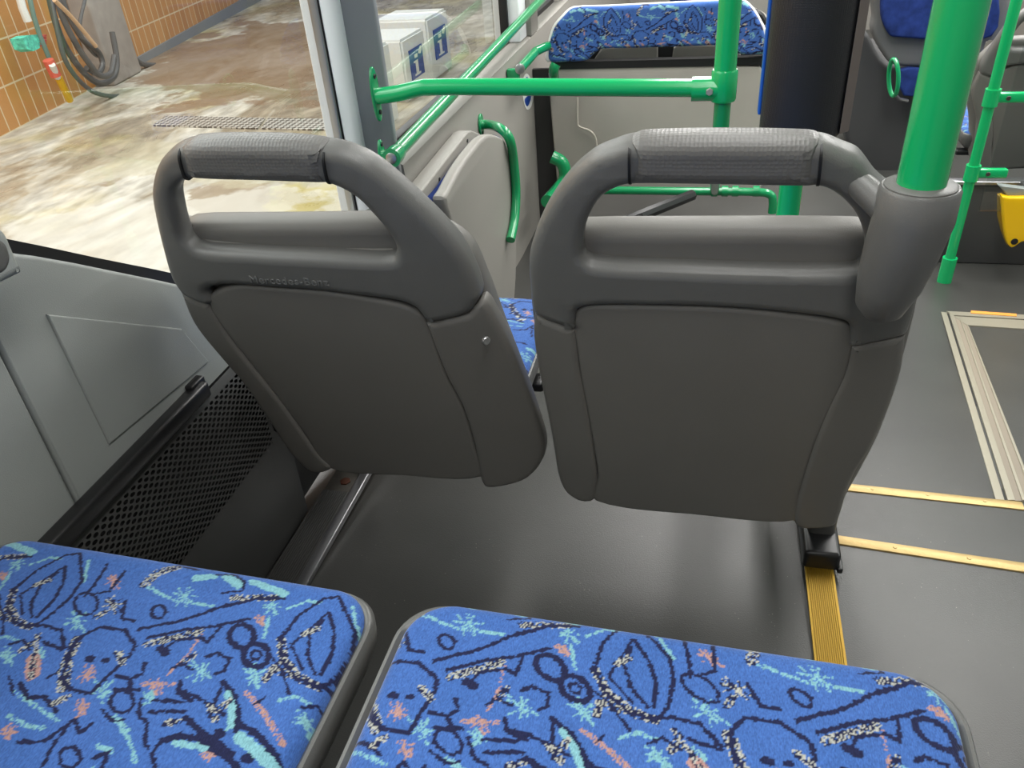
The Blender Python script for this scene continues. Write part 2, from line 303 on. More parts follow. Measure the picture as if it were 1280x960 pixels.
def bmo(name, bm, m, parent=None, smooth=35):
    bmesh.ops.recalc_face_normals(bm, faces=bm.faces)
    me = bpy.data.meshes.new(name); bm.to_mesh(me); bm.free(); return fin(name, me, m, parent, smooth)
def smooth_path(pts, n=8):
    pts = [Vector(p) for p in pts]; out = []
    for i in range(len(pts)-1):
        p0 = pts[max(i-1, 0)]; p1 = pts[i]; p2 = pts[i+1]; p3 = pts[min(i+2, len(pts)-1)]
        for k in range(n):
            t = k/n; out.append(.5*((2*p1)+(p2-p0)*t+(2*p0-5*p1+4*p2-p3)*t*t+(3*p1-p0-3*p2+p3)*t**3))
    out.append(pts[-1]); return out
def add_tube(bm, pts, r, seg=16, r2=None, cap=True):
    pts = [Vector(p) for p in pts]; rings = []; nrm = None
    for i, p in enumerate(pts):
        t = (pts[min(i+1, len(pts)-1)]-pts[max(i-1, 0)]).normalized()
        if nrm is None:
            a = Vector((0, 0, 1)) if abs(t.z) < .9 else Vector((1, 0, 0)); nrm = (a-t*a.dot(t)).normalized()
        else: nrm = (nrm-t*nrm.dot(t)).normalized()
        b = t.cross(nrm); rr = r if not callable(r) else r(i/(len(pts)-1)); rb = rr if r2 is None else r2
        rings.append([bm.verts.new(p+nrm*rr*math.cos(2*math.pi*k/seg)+b*rb*math.sin(2*math.pi*k/seg)) for k in range(seg)])
    for a, b in zip(rings[:-1], rings[1:]):
        for k in range(seg): bm.faces.new((a[k], a[(k+1) % seg], b[(k+1) % seg], b[k]))
    if cap: bm.faces.new(rings[0][::-1]); bm.faces.new(rings[-1])
def tube(name, pts, r, m, parent=None, seg=20, **k):
    bm = bmesh.new(); add_tube(bm, pts, r, seg, **k); return bmo(name, bm, m, parent)
def add_box(bm, lo, hi, bev=0, rot=None, piv=None):
    vs = [bm.verts.new((x, y, z)) for x in (lo[0], hi[0]) for y in (lo[1], hi[1]) for z in (lo[2], hi[2])]
    fs = [bm.faces.new([vs[i] for i in q]) for q in ((0, 1, 3, 2), (4, 6, 7, 5), (0, 4, 5, 1), (2, 3, 7, 6), (0, 2, 6, 4), (1, 5, 7, 3))]
    if bev:
        es = list({e for f in fs for e in f.edges}); r = bmesh.ops.bevel(bm, geom=es, offset=bev, segments=3, affect='EDGES', profile=.5)
        vs = list({v for f in r['faces'] for v in f.verts} | {v for v in vs if v.is_valid})
    if rot is not None: bmesh.ops.rotate(bm, verts=[v for v in vs if v.is_valid], cent=piv, matrix=rot)
def box(name, lo, hi, m, parent=None, bev=0, rot=None, piv=None):
    lo, hi = [min(a, b) for a, b in zip(lo, hi)], [max(a, b) for a, b in zip(lo, hi)]
    bm = bmesh.new(); add_box(bm, lo, hi, bev, rot, piv); return bmo(name, bm, m, parent)
def add_disc(bm, c, n, r, h, seg=24):
    c = Vector(c); n = Vector(n).normalized(); add_tube(bm, [c, c+n*h*.75, c+n*h], lambda t: r if t < .9 else r*.86, seg)
def cat_closed(pts, n=5, sharp=()):
    """closed Catmull-Rom through 2D points; indexes in sharp stay corners"""
    N_ = len(pts); out = []
    for i in range(N_):
        p0, p1, p2, p3 = (Vector(pts[(i+k) % N_]) for k in (-1, 0, 1, 2))
        if i in sharp: p0 = p1-(p2-p1)*.3
        if (i+1) % N_ in sharp: p3 = p2+(p2-p1)*.3
        L_ = (p2-p1).length; m1 = (p2-p0)/2; m2 = (p3-p1)/2
        if m1.length > L_: m1 *= L_/m1.length
        if m2.length > L_: m2 *= L_/m2.length
        for k in range(n):
            t = k/n; out.append(p1*(2*t**3-3*t*t+1)+m1*(t**3-2*t*t+t)+p2*(3*t*t-2*t**3)+m2*(t**3-t*t))
    return out
def plate_mesh(loops, thick, bev, grid=.04, bres=3):
    """2D loops (first outer, rest holes) -> bevelled solid, local x,y plane, z from -thick/2..thick/2"""
    cu = bpy.data.curves.new('c', 'CURVE'); cu.dimensions = '2D'; cu.fill_mode = 'BOTH'
    cu.extrude = max(thick/2-bev, .0001); cu.bevel_depth = bev; cu.bevel_resolution = bres; cu.offset = -bev
    for lp in loops:
        s = cu.splines.new('POLY'); s.points.add(len(lp)-1); s.use_cyclic_u = True
        for p, q in zip(s.points, lp): p.co = (q[0], q[1], 0, 1)
    o = bpy.data.objects.new('c', cu); COL.objects.link(o); dg = bpy.context.evaluated_depsgraph_get()
    me = bpy.data.meshes.new_from_object(o.evaluated_get(dg)); bpy.data.objects.remove(o); bpy.data.curves.remove(cu)
    bm = bmesh.new(); bm.from_mesh(me); bpy.data.meshes.remove(me)
    bmesh.ops.remove_doubles(bm, verts=bm.verts, dist=1e-5)
    if grid:
        xs = [v.co.x for v in bm.verts]; ys = [v.co.y for v in bm.verts]
        for ax, (a, b) in enumerate(((min(xs), max(xs)), (min(ys), max(ys)))):
            n = int((b-a)/grid)
            for i in range(1, n+1):
                q = a+(b-a)*i/(n+1); co_ = [0, 0, 0]; no = [0, 0, 0]; co_[ax] = q; no[ax] = 1
                bmesh.ops.bisect_plane(bm, geom=list(bm.verts)+list(bm.edges)+list(bm.faces), plane_co=co_, plane_no=no)
    return bm
# generic plate on plane x = const (thickness goes along -x side), from pixels
def xplate(name, px, x, thick, bev, m, parent=None, holes=(), n=5, sharp=(), smooth=True, front=-1):
    """front face at x, body extends to x-thick (towards the outer wall)"""
    def cv(l, sh): 
        q = [(onx(*p, x).y, onx(*p, x).z) for p in l]; return cat_closed(q, n, sh) if smooth else [Vector(v) for v in q]
    bm = plate_mesh([cv(px, sharp)]+[cv(h, ()) for h in holes], thick, bev, grid=0)
    for v in bm.verts: v.co = Vector((x-thick/2+v.co.z, v.co.x, v.co.y))
    return bmo(name, bm, m, parent)
def yplate(name, px, y, thick, bev, m, parent=None, n=5, sharp=(), smooth=True):
    q = [(ony(*p, y).x, ony(*p, y).z) for p in px]; q = cat_closed(q, n, sharp) if smooth else [Vector(v) for v in q]
    bm = plate_mesh([q], thick, bev, grid=0)
    for v in bm.verts: v.co = Vector((v.co.x, y+thick/2-v.co.z, v.co.y))
    return bmo(name, bm, m, parent)
def copy_tree(o, parent=None):
    c = o.copy(); COL.objects.link(c); c.parent = parent
    for ch in [q for q in bpy.data.objects if q.parent == o]: copy_tree(ch, c)
    return c
# ------------------------------------------------------------------ seat-back plane
RA = math.radians(11); SO = Vector((0, .853, .747)); SU = Vector((1, 0, 0)); SV = Vector((0, -math.sin(RA), math.cos(RA))); SW = Vector((0, math.cos(RA), math.sin(RA)))
def sp(px, py, w=0.):
    p = onplane(px, py, SO+SW*w, SW)-SO; return Vector((p.dot(SU), p.dot(SV)))
def s3(u, v, w): return SO+SU*u+SV*v+SW*w
def bendf(uc, hw, k):
    return lambda u, v: k*((abs(u-uc)/hw)**2.6)
def splate(name, px, w0, thick, bev, m, parent, holes=(), n=5, sharp=(), bend=None, grid=.03):
    lo = [[tuple(sp(*p, w0)) for p in px]]+[[tuple(sp(*p, w0)) for p in h] for h in holes]
    loops = [cat_closed(lo[0], n, sharp)]+[cat_closed(l, n) for l in lo[1:]]
    bm = plate_mesh(loops, thick, bev, grid=grid)
    for v in bm.verts:
        u, vv, w = v.co.x, v.co.y, w0+thick/2-v.co.z
        if bend: w += bend(u, vv)
        v.co = s3(u, vv, w)
    return bmo(name, bm, m, parent, 40)
ZF = .10
# ---------- left seat outlines (pixels)
LF = [(255, 392), (234, 389), (216, 383), (201, 362), (190, 321), (182, 280), (179, 250), (188, 216), (205, 196), (227, 186), (272, 184), (347, 185), (404, 189), (430, 196), (460, 212), (497, 244), (539, 287), (569, 325), (587, 362), (595, 387), (582, 405), (557, 410), (530, 412), (522, 400), (514, 391), (497, 383), (460, 376), (404, 368), (347, 364), (291, 362), (263, 366), (252, 374), (259, 386)]
LH = [(212, 262), (214, 244), (231, 230), (316, 230), (400, 233), (437, 249), (464, 276), (482, 299), (491, 317), (486, 329), (400, 324), (300, 320), (241, 318), (222, 305)]
RFr = [(717, 424), (701, 420), (664, 410), (657, 379), (655, 344), (662, 313), (679, 274), (706, 234), (736, 206), (762, 193), (790, 184), (859, 181), (946, 181), (1027, 184), (1056, 195), (1078, 206), (1100, 235), (1128, 262), (1148, 300), (1154, 345), (1155, 370), (1152, 392), (1141, 431), (1134, 438), (1100, 442), (1064, 444), (1062, 431), (1060, 414), (1025, 403), (946, 392), (859, 387), (771, 388), (736, 392), (721, 398), (718, 409)]
RH = [(726, 312), (732, 285), (749, 256), (768, 243), (790, 237), (900, 236), (1018, 239), (1042, 247), (1064, 267), (1078, 291), (1084, 320), (1082, 339), (1069, 348), (950, 344), (840, 340), (741, 338), (727, 330)]
def make_seat(right):
    S = 1 if right else -1
    if right:
        base = Vector((.02, 1.08, ZF)); uc, hw = .022, .25
        t = thing('bus_seat', 'dark grey bus seat seen from behind with a thick green pole rising from its handle', 'seat', base)
    else:
        base = Vector((-.5, 1.08, ZF)); uc, hw = -.50, .25
        t = thing('bus_seat', 'grey bus seat seen from behind beside the window, embossed lettering under its handle', 'seat', base)
    bd = bendf(uc, hw, .028)
    if right:
        fr = splate('handle_frame', RFr, -.004, .04, .014, GREY_FRAME, t, [RH], sharp=(0, 3, 24, 26), bend=bd)
        gp = [(788, 186), (800, 181), (859, 178), (946, 178), (1014, 181), (1025, 184), (1026, 200), (1021, 240), (1010, 241), (900, 238), (800, 237), (788, 236)]
        splate('grip', gp, -.007, .043, .0165, GRIP, t, n=3, sharp=(0, 5, 7, 11), bend=bd)
        seams = [[(786, 186), (790, 212), (787, 238)], [(1028, 184), (1031, 210), (1022, 240)]]
        cheekL = [(664, 408), (717, 422), (720, 440), (723, 467), (735, 526), (744, 584), (746, 610), (742, 633), (723, 637), (703, 627), (694, 607), (688, 572), (680, 532), (671, 491), (662, 438)]
        cheekR = [(1064, 441), (1136, 436), (1130, 484), (1112, 536), (1090, 580), (1072, 605), (1060, 632), (1052, 658), (1043, 671), (1003, 669), (992, 657), (997, 625), (1017, 562), (1034, 520), (1056, 475)]
        panel = [(718, 396), (771, 385), (859, 384), (946, 389), (1030, 402), (1068, 420), (1060, 475), (1036, 527), (1020, 562), (1000, 625), (994, 657), (870, 645), (744, 633), (746, 600), (733, 526), (722, 467)]
        shell = [(660, 345), (700, 300), (900, 290), (1100, 300), (1157, 345), (1152, 400), (1130, 484), (1105, 560), (1065, 630), (1040, 664), (995, 655), (870, 642), (743, 628), (705, 618), (690, 560), (668, 460), (658, 400)]
        ledge = ((735, 340, 1074, 348), (733, 309, 1078, 320), (731, 291, 1079, 301))
    else:
        fr = splate('handle_frame', LF, -.004, .04, .014, GREY_FRAME, t, [LH], sharp=(0, 2, 19, 22), bend=bd)
        gp = [(220, 190), (232, 184), (272, 181), (347, 182), (392, 187), (400, 190), (404, 210), (405, 235), (392, 235), (316, 232), (244, 231), (232, 229), (223, 212)]
        splate('grip', gp, -.007, .043, .0165, GRIP, t, n=3, sharp=(0, 5, 7, 11), bend=bd)
        seams = [[(220, 189), (224, 212), (232, 232)], [(402, 190), (405, 212), (411, 236)]]
        cheekL = [(214, 378), (255, 390), (262, 400), (285, 433), (319, 472), (352, 510), (379, 547), (400, 574), (414, 588), (397, 596), (379, 591), (355, 568), (330, 532), (300, 491), (270, 461), (232, 420)]
        cheekR = [(529, 410), (580, 404), (598, 392), (612, 412), (633, 456), (655, 515), (670, 560), (676, 590), (666, 609), (647, 619), (607, 619), (597, 604), (591, 570), (576, 520), (554, 475)]
        panel = [(258, 376), (291, 360), (347, 361), (404, 365), (460, 374), (505, 386), (530, 404), (556, 475), (578, 520), (593, 570), (599, 604), (505, 596), (412, 588), (379, 545), (350, 508), (319, 470), (285, 431), (260, 398)]
        shell = [(205, 330), (225, 290), (400, 282), (520, 288), (575, 320), (600, 370), (620, 425), (655, 520), (672, 580), (660, 606), (600, 602), (500, 594), (400, 586), (360, 560), (300, 485), (235, 415), (208, 370)]
        ledge = ((236, 321, 486, 330), (234, 290, 484, 301), (232, 277, 482, 286))
    for s in seams:
        a, b = sp(*s[0], -.004), sp(*s[-1], -.004); c_ = (a+b)/2; d_ = (a-b); hh = d_.length/2-.001; d_.normalize(); nn_ = Vector((d_.y, -d_.x))
        bm = bmesh.new(); R0, R1 = [], []
        for k in range(32):
            an_ = 2*math.pi*k/32; ca_, sa_ = math.cos(an_), math.sin(an_); e_ = .62
            p_ = c_+d_*hh*math.copysign(abs(sa_)**e_, sa_); w_ = .0145+.0222*math.copysign(abs(ca_)**e_, ca_)+bd(c_.x, 0)
            for R_, sg in ((R0, -1), (R1, 1)): q_ = p_+nn_*sg*.0013; R_.append(bm.verts.new(s3(q_.x, q_.y, w_)))
        for k in range(32): bm.faces.new((R0[k], R0[(k+1) % 32], R1[(k+1) % 32], R1[k]))
        bm.faces.new(R0); bm.faces.new(R1[::-1]); bmo('grip_seam', bm, BLACK, t)
    # recessed ledge under the hand hole
    bm = bmesh.new(); rows = []
    ws = (.010, .030, .078)
    nseg = 14
    prof = []
    for (x0, y0, x1, y1), w in zip(ledge, ws):
        a, b = sp(x0, y0, w), sp(x1, y1, w); prof.append([(a.lerp(b, -.02+1.04*i/nseg), w) for i in range(nseg+1)])
    low = [(p-Vector((0, .03)), w) for p, w in prof[0]]; lowb = [(p-Vector((0, .12)), .078) for p, w in prof[2]]
    prof = [low]+prof+[lowb]
    rows = [[bm.verts.new(s3(p.x, p.y, w+bd(p.x, 0))) for p, w in r] for r in prof]
    for i in range(len(rows)):
        a, b = rows[i], rows[(i+1) % len(rows)]
        for k in range(nseg): bm.faces.new((a[k], a[k+1], b[k+1], b[k]))
    bm.faces.new([r[0] for r in rows]); bm.faces.new([r[-1] for r in rows][::-1])
    es = [e for e in bm.edges if all(v in rows[2] or v in rows[3] for v in e.verts) and (all(v in rows[2] for v in e.verts) or all(v in rows[3] for v in e.verts))]
    bmesh.ops.bevel(bm, geom=es, offset=.006, segments=3, affect='EDGES')
    bmo('handle_ledge', bm, GREY_SHELL, t)
    splate('side_cheek', cheekL, 0, .032, .010, GREY_SHELL, t, sharp=(0, 1), bend=bd)
    splate('side_cheek', cheekR, 0, .032, .010, GREY_SHELL, t, sharp=(0, 1), bend=bd)
    splate('back_panel', panel, .003, .026, .006, GREY_SHELL, t, bend=bd, sharp=())
    sh = splate('backrest_shell', shell, .022, .045, .016, GREY_SHELL, t, bend=bd)
    # front pad with fabric
    c = [(q[0], q[1]) for q in shell]; mx_ = sum(q[0] for q in c)/len(c); my_ = sum(q[1] for q in c)/len(c)
    pad = [(mx_+(x-mx_)*.90, my_+12+(y-my_)*.86) for x, y in c]
    lo = cat_closed([tuple(sp(*p, .02)) for p in pad], 4); bm = plate_mesh([lo], .03, .013, grid=.012)
    lay = bm.verts.layers.float_color.new('Weave')
    for v in bm.verts:
        u, vv, w = v.co.x, v.co.y, .076-v.co.z; cc = tile_at(np.array([u]), np.array([vv]))[0]; v[lay] = (*cc, 1); v.co = s3(u, vv, w+bd(u, vv))
    bmo('backrest_pad', bm, FABRIC, t)
    # seat squab
    x0, x1 = (-.212, .245) if right else (-.715, -.262)
    cushion(t, x0, x1, .945, 1.345, .49, .006, phase=(.03 if right else .1, .07), rad=.03)
    # pedestal, leg and foot clamp
    if right:
        box('seat_frame', (.0, .98, .385), (.245, 1.02, .405), BLACK2, t, .006); box('seat_frame', (.0, 1.16, .385), (.245, 1.2, .405), BLACK2, t, .006)
        p = onz(1003, 711, ZF); q = onz(1047, 716, ZF)
        x0_, x1_ = p.x-.001, q.x+.002
        bm = bmesh.new(); add_box(bm, (x0_, p.y, ZF), (x1_, p.y+.42, ZF+.042), .008); bmo('foot_clamp', bm, BLACK2, t)
        bm = bmesh.new(); add_box(bm, (x1_-.004, p.y-.003, ZF), (x1_+.006, p.y+.15, ZF+.012), .003); bmo('clamp_lip', bm, BLACK2, t)
        bm = bmesh.new(); add_box(bm, (x0_+.008, p.y+.05, ZF+.03), (x1_-.006, p.y+.30, .40), .01); bmo('leg', bm, CUSHGREY, t)
    else:
        box('seat_frame', (-.715, .98, .385), (-.262, 1.02, .405), BLACK2, t, .006); box('seat_frame', (-.715, 1.16, .385), (-.262, 1.2, .405), BLACK2, t, .006)
        bm = bmesh.new(); add_box(bm, (-.712, 1.22, ZF+.014), (-.68, 1.32, .40), .008); bmo('leg', bm, CUSHGREY, t)
    return t, fr
def fabric_top(name, t, x0, x1, y0, y1, zt, rad, res, phase, crown=.010, drop=.018, edge=.024, rot=0):
    nx, ny = int((x1-x0)/res)+1, int((y1-y0)/res)+1
    X_, Y_ = np.meshgrid(np.linspace(x0, x1, nx), np.linspace(y0, y1, ny))
    # clamp to rounded rectangle
    cx_, cy_, hx, hy = (x0+x1)/2, (y0+y1)/2, (x1-x0)/2, (y1-y0)/2
    dx, dy = np.abs(X_-cx_)-(hx-rad), np.abs(Y_-cy_)-(hy-rad); out = (dx > 0) & (dy > 0); dd = np.hypot(dx, dy)
    f = np.where(out & (dd > rad), rad/np.maximum(dd, 1e-9), 1)
    X2 = np.where(out, cx_+np.sign(X_-cx_)*((hx-rad)+dx*f), X_); Y2 = np.where(out, cy_+np.sign(Y_-cy_)*((hy-rad)+dy*f), Y_)
    inner = np.where(out, rad-np.minimum(dd, rad), np.minimum(rad-dx, rad-dy))   # distance to border
    e = np.clip(inner/edge, 0, 1); Z_ = zt-drop*(1-np.sqrt(1-(1-e)**2+1e-9))
    r2 = ((X2-cx_)/hx)**2+((Y2-cy_)/hy)**2; Z_ = Z_+crown*(1-r2)*e-.006*np.exp(-((X2-cx_)/hx)**2*4)*e
    co_ = np.stack([X2, Y2, Z_], -1).reshape(-1, 3)
    idx = np.arange(nx*ny).reshape(ny, nx); fc = np.stack([idx[:-1, :-1], idx[:-1, 1:], idx[1:, 1:], idx[1:, :-1]], -1).reshape(-1, 4)
    me = bpy.data.meshes.new(name); me.vertices.add(len(co_)); me.vertices.foreach_set('co', co_.astype(np.float32).ravel())
    me.loops.add(fc.size); me.loops.foreach_set('vertex_index', fc.ravel().astype(np.int32)); me.polygons.add(len(fc))
    me.polygons.foreach_set('loop_start', np.arange(0, fc.size, 4, dtype=np.int32)); me.update(calc_edges=True)
    at = me.attributes.new('Weave', 'FLOAT_COLOR', 'POINT'); c = tile_at(X2+phase[0], Y2+phase[1]).reshape(-1, 3)
    at.data.foreach_set('color', np.concatenate([c, np.ones((len(c), 1))], 1).astype(np.float32).ravel())
    me.validate()
    me.polygons.foreach_set('use_smooth', [True]*len(me.polygons))
    return fin(name, me, FABRIC, t, None)
def rrect(x0, x1, y0, y1, r, n=8):
    out = []
    for cx_, cy_, a in ((x1-r, y1-r, 0), (x0+r, y1-r, 90), (x0+r, y0+r, 180), (x1-r, y0+r, 270)):
        for k in range(n+1):
            t = math.radians(a+90*k/n); out.append(Vector((cx_+r*math.cos(t), cy_+r*math.sin(t))))
    return out
def cushion(t, x0, x1, y0, y1, zt, lip, phase=(0, 0), res=.003, rad=.05, th=.085):
    fabric_top('cushion_cover', t, x0+lip, x1-lip, y0, y1-lip*.15, zt, rad, res, phase)
    # moulded grey tray: loft of rounded rectangles narrowing downwards, hollow at the top
    bm = bmesh.new(); rings = []
    for dz, ins in ((-.022, .014), (-.016, .009), (-.0125, .006), (-.013, .003), (-.018, .0005), (-.034, .001), (-.06, .010), (-th, .035)):
        rings.append([bm.verts.new((p.x, p.y, zt+dz)) for p in rrect(x0+ins, x1-ins, y0+ins, y1-ins, rad)])
    for a, b in zip(rings[:-1], rings[1:]):
        for k in range(len(a)): bm.faces.new((a[k], a[(k+1) % len(a)], b[(k+1) % len(a)], b[k]))
    bm.faces.new(rings[-1]); bm.faces.new(rings[0][::-1])
    bmo('cushion_tray', bm, CUSHGREY, t, 50)
seatL, frL = make_seat(False)
seatR, frR = make_seat(True)
# embossed lettering on the left seat's handle frame
tx = bpy.data.curves.new('t', 'FONT'); tx.body = 'Mercedes-Benz'; tx.size = .021; tx.extrude = .0006; tx.align_x = 'LEFT'; tx.space_character = 1.12
to = bpy.data.objects.new('t', tx); COL.objects.link(to); me = bpy.data.meshes.new_from_object(to.evaluated_get(bpy.context.evaluated_depsgraph_get())); bpy.data.objects.remove(to)
a = sp(313, 354, -.004); b = sp(412, 357, -.004); wdt = max(v.co.x for v in me.vertices); sc_ = (b-a).length/wdt; an = math.atan2(b.y-a.y, b.x-a.x)
for v in me.vertices:
    x, y = v.co.x*sc_, v.co.y*sc_; u = a.x+x*math.cos(an)-y*math.sin(an); vv = a.y+x*math.sin(an)+y*math.cos(an)
    v.co = s3(u, vv, -.0045-v.co.z+bendf(-.5, .25, .028)(u, vv))
LET = mat('embossed_plastic', (118, 119, 118), .35)
fin('embossed_lettering', me, LET, seatL, None)
# small white screw cap on the left seat's side
p = sp(610, 413, .02); bm = bmesh.new(); add_disc(bm, s3(p.x+.001, p.y, .0), (.7, -.7, 0), .006, .004); bmo('screw_cap', bm, STEEL, seatL)
# pole socket on the right seat
pb = ony(1147, 250, .80); px_, py_ = pb.x, .80
bm = bmesh.new()
zt_ = ony(1146, 232, .80).z; zb = ony(1120, 352, .76).z
ring = [(zt_, .0348), (zt_-.003, .0368), (zt_-.03, .0375), (zt_-.07, .036), (zt_-.11, .0325), (zt_-.14, .026), (zt_-.155, .012)]
add_tube(bm, [(px_-.012*(max(0, i-2)/4), py_+.007*max(0, i-2), z) for i, (z, r) in enumerate(ring)], lambda t: ring[min(int(round(t*(len(ring)-1))), len(ring)-1)][1], 32)
bmo('pole_socket', bm, GREY_FRAME, seatR)
bm = bmesh.new(); add_tube(bm, [(px_, py_, zt_-.004), (px_, py_, zt_+.0012), (px_, py_, zt_+.003)], lambda t: .033 if t < .9 else .030, 32); bmo('socket_collar', bm, GREY_FRAME, seatR)
bm = bmesh.new(); q0 = sp(1052, 222, .01); q1 = sp(1085, 232, .01)
add_tube(bm, smooth_path([s3(q0.x, q0.y, .016), s3((q0.x+q1.x)/2, (q0.y+q1.y)/2, .012), Vector((px_-.014, py_+.004, zt_-.036)), Vector((px_-.0, py_+.006, zt_-.056))]), lambda t: .010+.0075*min(1, t*1.3), 20); bmo('socket_arm', bm, GREY_FRAME, seatR)
# thick green pole standing in the socket
tag(place(tube('handrail_pole', [(px_, py_, zt_+.0), (px_, py_, zt_+.4), (px_, py_, 2.1)], .0224, GREEN, seg=32)), 'thick bright green pole standing in the socket of the right seat', 'pole')
# ------------------------------------------------------------------ near cushions
def near(x0, x1, y1, label, phase):
    t = thing('seat_cushion', label, 'seat cushion', ((x0+x1)/2, .22, .50), 'near seat cushions')
    cushion(t, x0, x1, -.02, y1, .62, .010, phase, res=.0014, rad=.045, th=.10)
    box('pedestal', (x0+.16, .08, ZF), (x1-.16, .26, .525), BLACK2, t, .01)
    return t
nl = near(-.76, -.283, .487, 'blue patterned near seat cushion at the lower left, next to the window wall', (0, 0))
nr = near(-.261, .229, .477, 'blue patterned near seat cushion at the bottom centre, in front of the dark floor', (-.286-.003, -.010))
# cushions slope very slightly: rotate about z to follow the photographed edge
for t, a in ((nl, -1.8), (nr, -1.2)): t.rotation_euler.z = math.radians(a)
# ------------------------------------------------------------------ floor
RY0, RY1, ZL = onz(1060, 680, ZF).y, 2.95, -.18
def floor_z(y):
    t = min(1, max(0, (y-RY0+.25)/(RY1-RY0+.25))); return ZF+(ZL-ZF)*(t*t*(3-2*t)*.6+t*.4)
rampn = Vector((0, -(ZL-ZF)/(RY1-RY0), 1)).normalized()
def onramp(px, py):
    z = ZF
    for _ in range(40): p = onz(px, py, z); z = floor_z(p.y)
    return onz(px, py, z)
bm = bmesh.new(); ys = [-1.2]+[RY0-.25+(RY1-RY0+.25)*i/24 for i in range(25)]+[7.5]; XL, XR = -.95, 2.0
rows = [[bm.verts.new((x, y, floor_z(y))) for x in (XL, XR)] for y in ys]+[[bm.verts.new((x, y, ZL-.12)) for x in (XL, XR)] for y in ys[::-1]]
for a, b in zip(rows, rows[1:]+rows[:1]): bm.faces.new((a[0], a[1], b[1], b[0]))
bm.faces.new([r[0] for r in rows]); bm.faces.new([r[1] for r in rows][::-1])
tag(bmo('floor', bm, FLOOR, smooth=20), kind='structure')
# seat tracks on the floor
ta, tb = onz(1005, 715, ZF), onz(1042, 715, ZF)
def comb(name, x0, x1, y0, y1, z0, h, m, parent=None, n=13):
    pr_ = [(x0, z0), (x0, z0+h), (x0+.003, z0+h)]; w_ = (x1-x0-.006)/n
    for k in range(n):
        a_ = x0+.003+k*w_; pr_ += [(a_+w_*.15, z0+h-.0018), (a_+w_*.5, z0+h-.0018), (a_+w_*.6, z0+h), (a_+w_*.98, z0+h)]
    pr_ += [(x1, z0+h), (x1, z0)]; bm = bmesh.new(); A_ = [bm.verts.new((x, y0, z)) for x, z in pr_]; B_ = [bm.verts.new((x, y1, z)) for x, z in pr_]
    for k in range(len(pr_)): bm.faces.new((A_[k], A_[(k+1) % len(pr_)], B_[(k+1) % len(pr_)], B_[k]))
    bm.faces.new(A_); bm.faces.new(B_[::-1]); return bmo(name, bm, m, parent, 20)
tr = comb('seat_track', ta.x+.001, tb.x-.001, .45, 1.35, ZF, .006, GOLD); tag(place(tr), 'gold ribbed floor track running under the right seat toward the near cushion', 'floor track')
la, lb = onz(333, 712, ZF), onz(378, 716, ZF)
tl = thing('seat_track', 'grey aluminium ribbed floor track beside the perforated heater cover', 'floor track', (-.72, .9, ZF))
yr_ = onz(415, 617, ZF).y
comb('ribbed_rail', -.752, -.690, .4, yr_, ZF, .010, ALU, tl, 12)
box('rail_end', (-.752, yr_+.002, ZF), (-.690, 1.35, ZF+.006), mat('rail_end_steel', (100, 96, 90), .4, .6, var=.2, vscale=40), tl, .001)
box('rail_flange', (-.690, .4, ZF), (-.668, 1.35, ZF+.014), STEEL if False else mat('rail_flange_steel', (128, 128, 130), .3, .8), tl, .003)
bm = bmesh.new(); add_disc(bm, (-.715, yr_+.035, ZF+.005), (0, 0, 1), .012, .004, 6); bmo('rusty_bolt', bm, mat('rust', (96, 54, 36), .8), tl)
# black foot by the left seat
# gold edge strips on the aisle
def strip(pts, label, f, n_rivet):
    a, b = f(*pts[0]), f(*pts[1]); w = .0125
    d = (b-a).normalized(); side = Vector((-d.y, d.x, 0)).normalized()*w
    t = thing('edge_strip', label, 'metal strip', (a+b)/2, 'gold strips across the aisle')
    bm = bmesh.new()
    prof = [(-1, .0), (-.9, .004), (-.3, .0055), (.3, .0055), (.9, .004), (1, .0)]
    r0 = [bm.verts.new(a+side*s+Vector((0, 0, z))) for s, z in prof]; r1 = [bm.verts.new(b+side*s+Vector((0, 0, z))) for s, z in prof]
    for k in range(5): bm.faces.new((r0[k], r0[k+1], r1[k+1], r1[k]))
    bm.faces.new(r0); bm.faces.new(r1[::-1]); bm.faces.new((r0[0], r1[0], r1[-1], r0[-1]))
    bmo('strip_profile', bm, GOLDS, t)
    for k in range(n_rivet):
        c = a.lerp(b, (k+.35)/n_rivet); bm = bmesh.new(); add_disc(bm, c+Vector((0, 0, .005)), (0, 0, 1), .0035, .0015, 12); bmo('rivet', bm, GOLDS, t)
strip(((1000, 669), (1480, 741)), 'gold riveted metal strip across the aisle floor, the one nearer the camera', onramp, 5)
strip(((1000, 604), (1278, 634)), 'gold riveted metal strip across the aisle floor, the one at the hatch corner', onramp, 4)
# floor hatch frame
def quad(name, pts, h, m, parent, f=onramp):
    bm = bmesh.new(); q = [f(*p) for p in pts]; lo = [bm.verts.new(p) for p in q]; hi = [bm.verts.new(p+rampn*h) for p in q]
    bm.faces.new(hi); bm.faces.new(lo[::-1])
    for k in range(4): bm.faces.new((lo[k], lo[(k+1) % 4], hi[(k+1) % 4], hi[k]))
    return bmo(name, bm, m, parent, None)
HF = mat('hatch_metal', (168, 162, 146), .4, .5); HD = mat('hatch_groove', (132, 122, 108), .5)
c = onramp(1230, 500)
ht = thing('floor_hatch', 'pale metal framed floor hatch in the aisle at the right edge', 'hatch', c)
quad('outer_edge', [(1176, 391), (1183, 392), (1255, 627), (1244, 626)], .004, HF, ht)
quad('gap', [(1183, 392), (1186, 393), (1259, 628), (1255, 627)], .001, BLACK, ht)
quad('side_frame', [(1186, 393), (1192, 396), (1268, 628), (1259, 628)], .006, HF, ht)
quad('side_groove', [(1192, 396), (1199, 399), (1277, 628), (1268, 628)], .004, HD, ht)
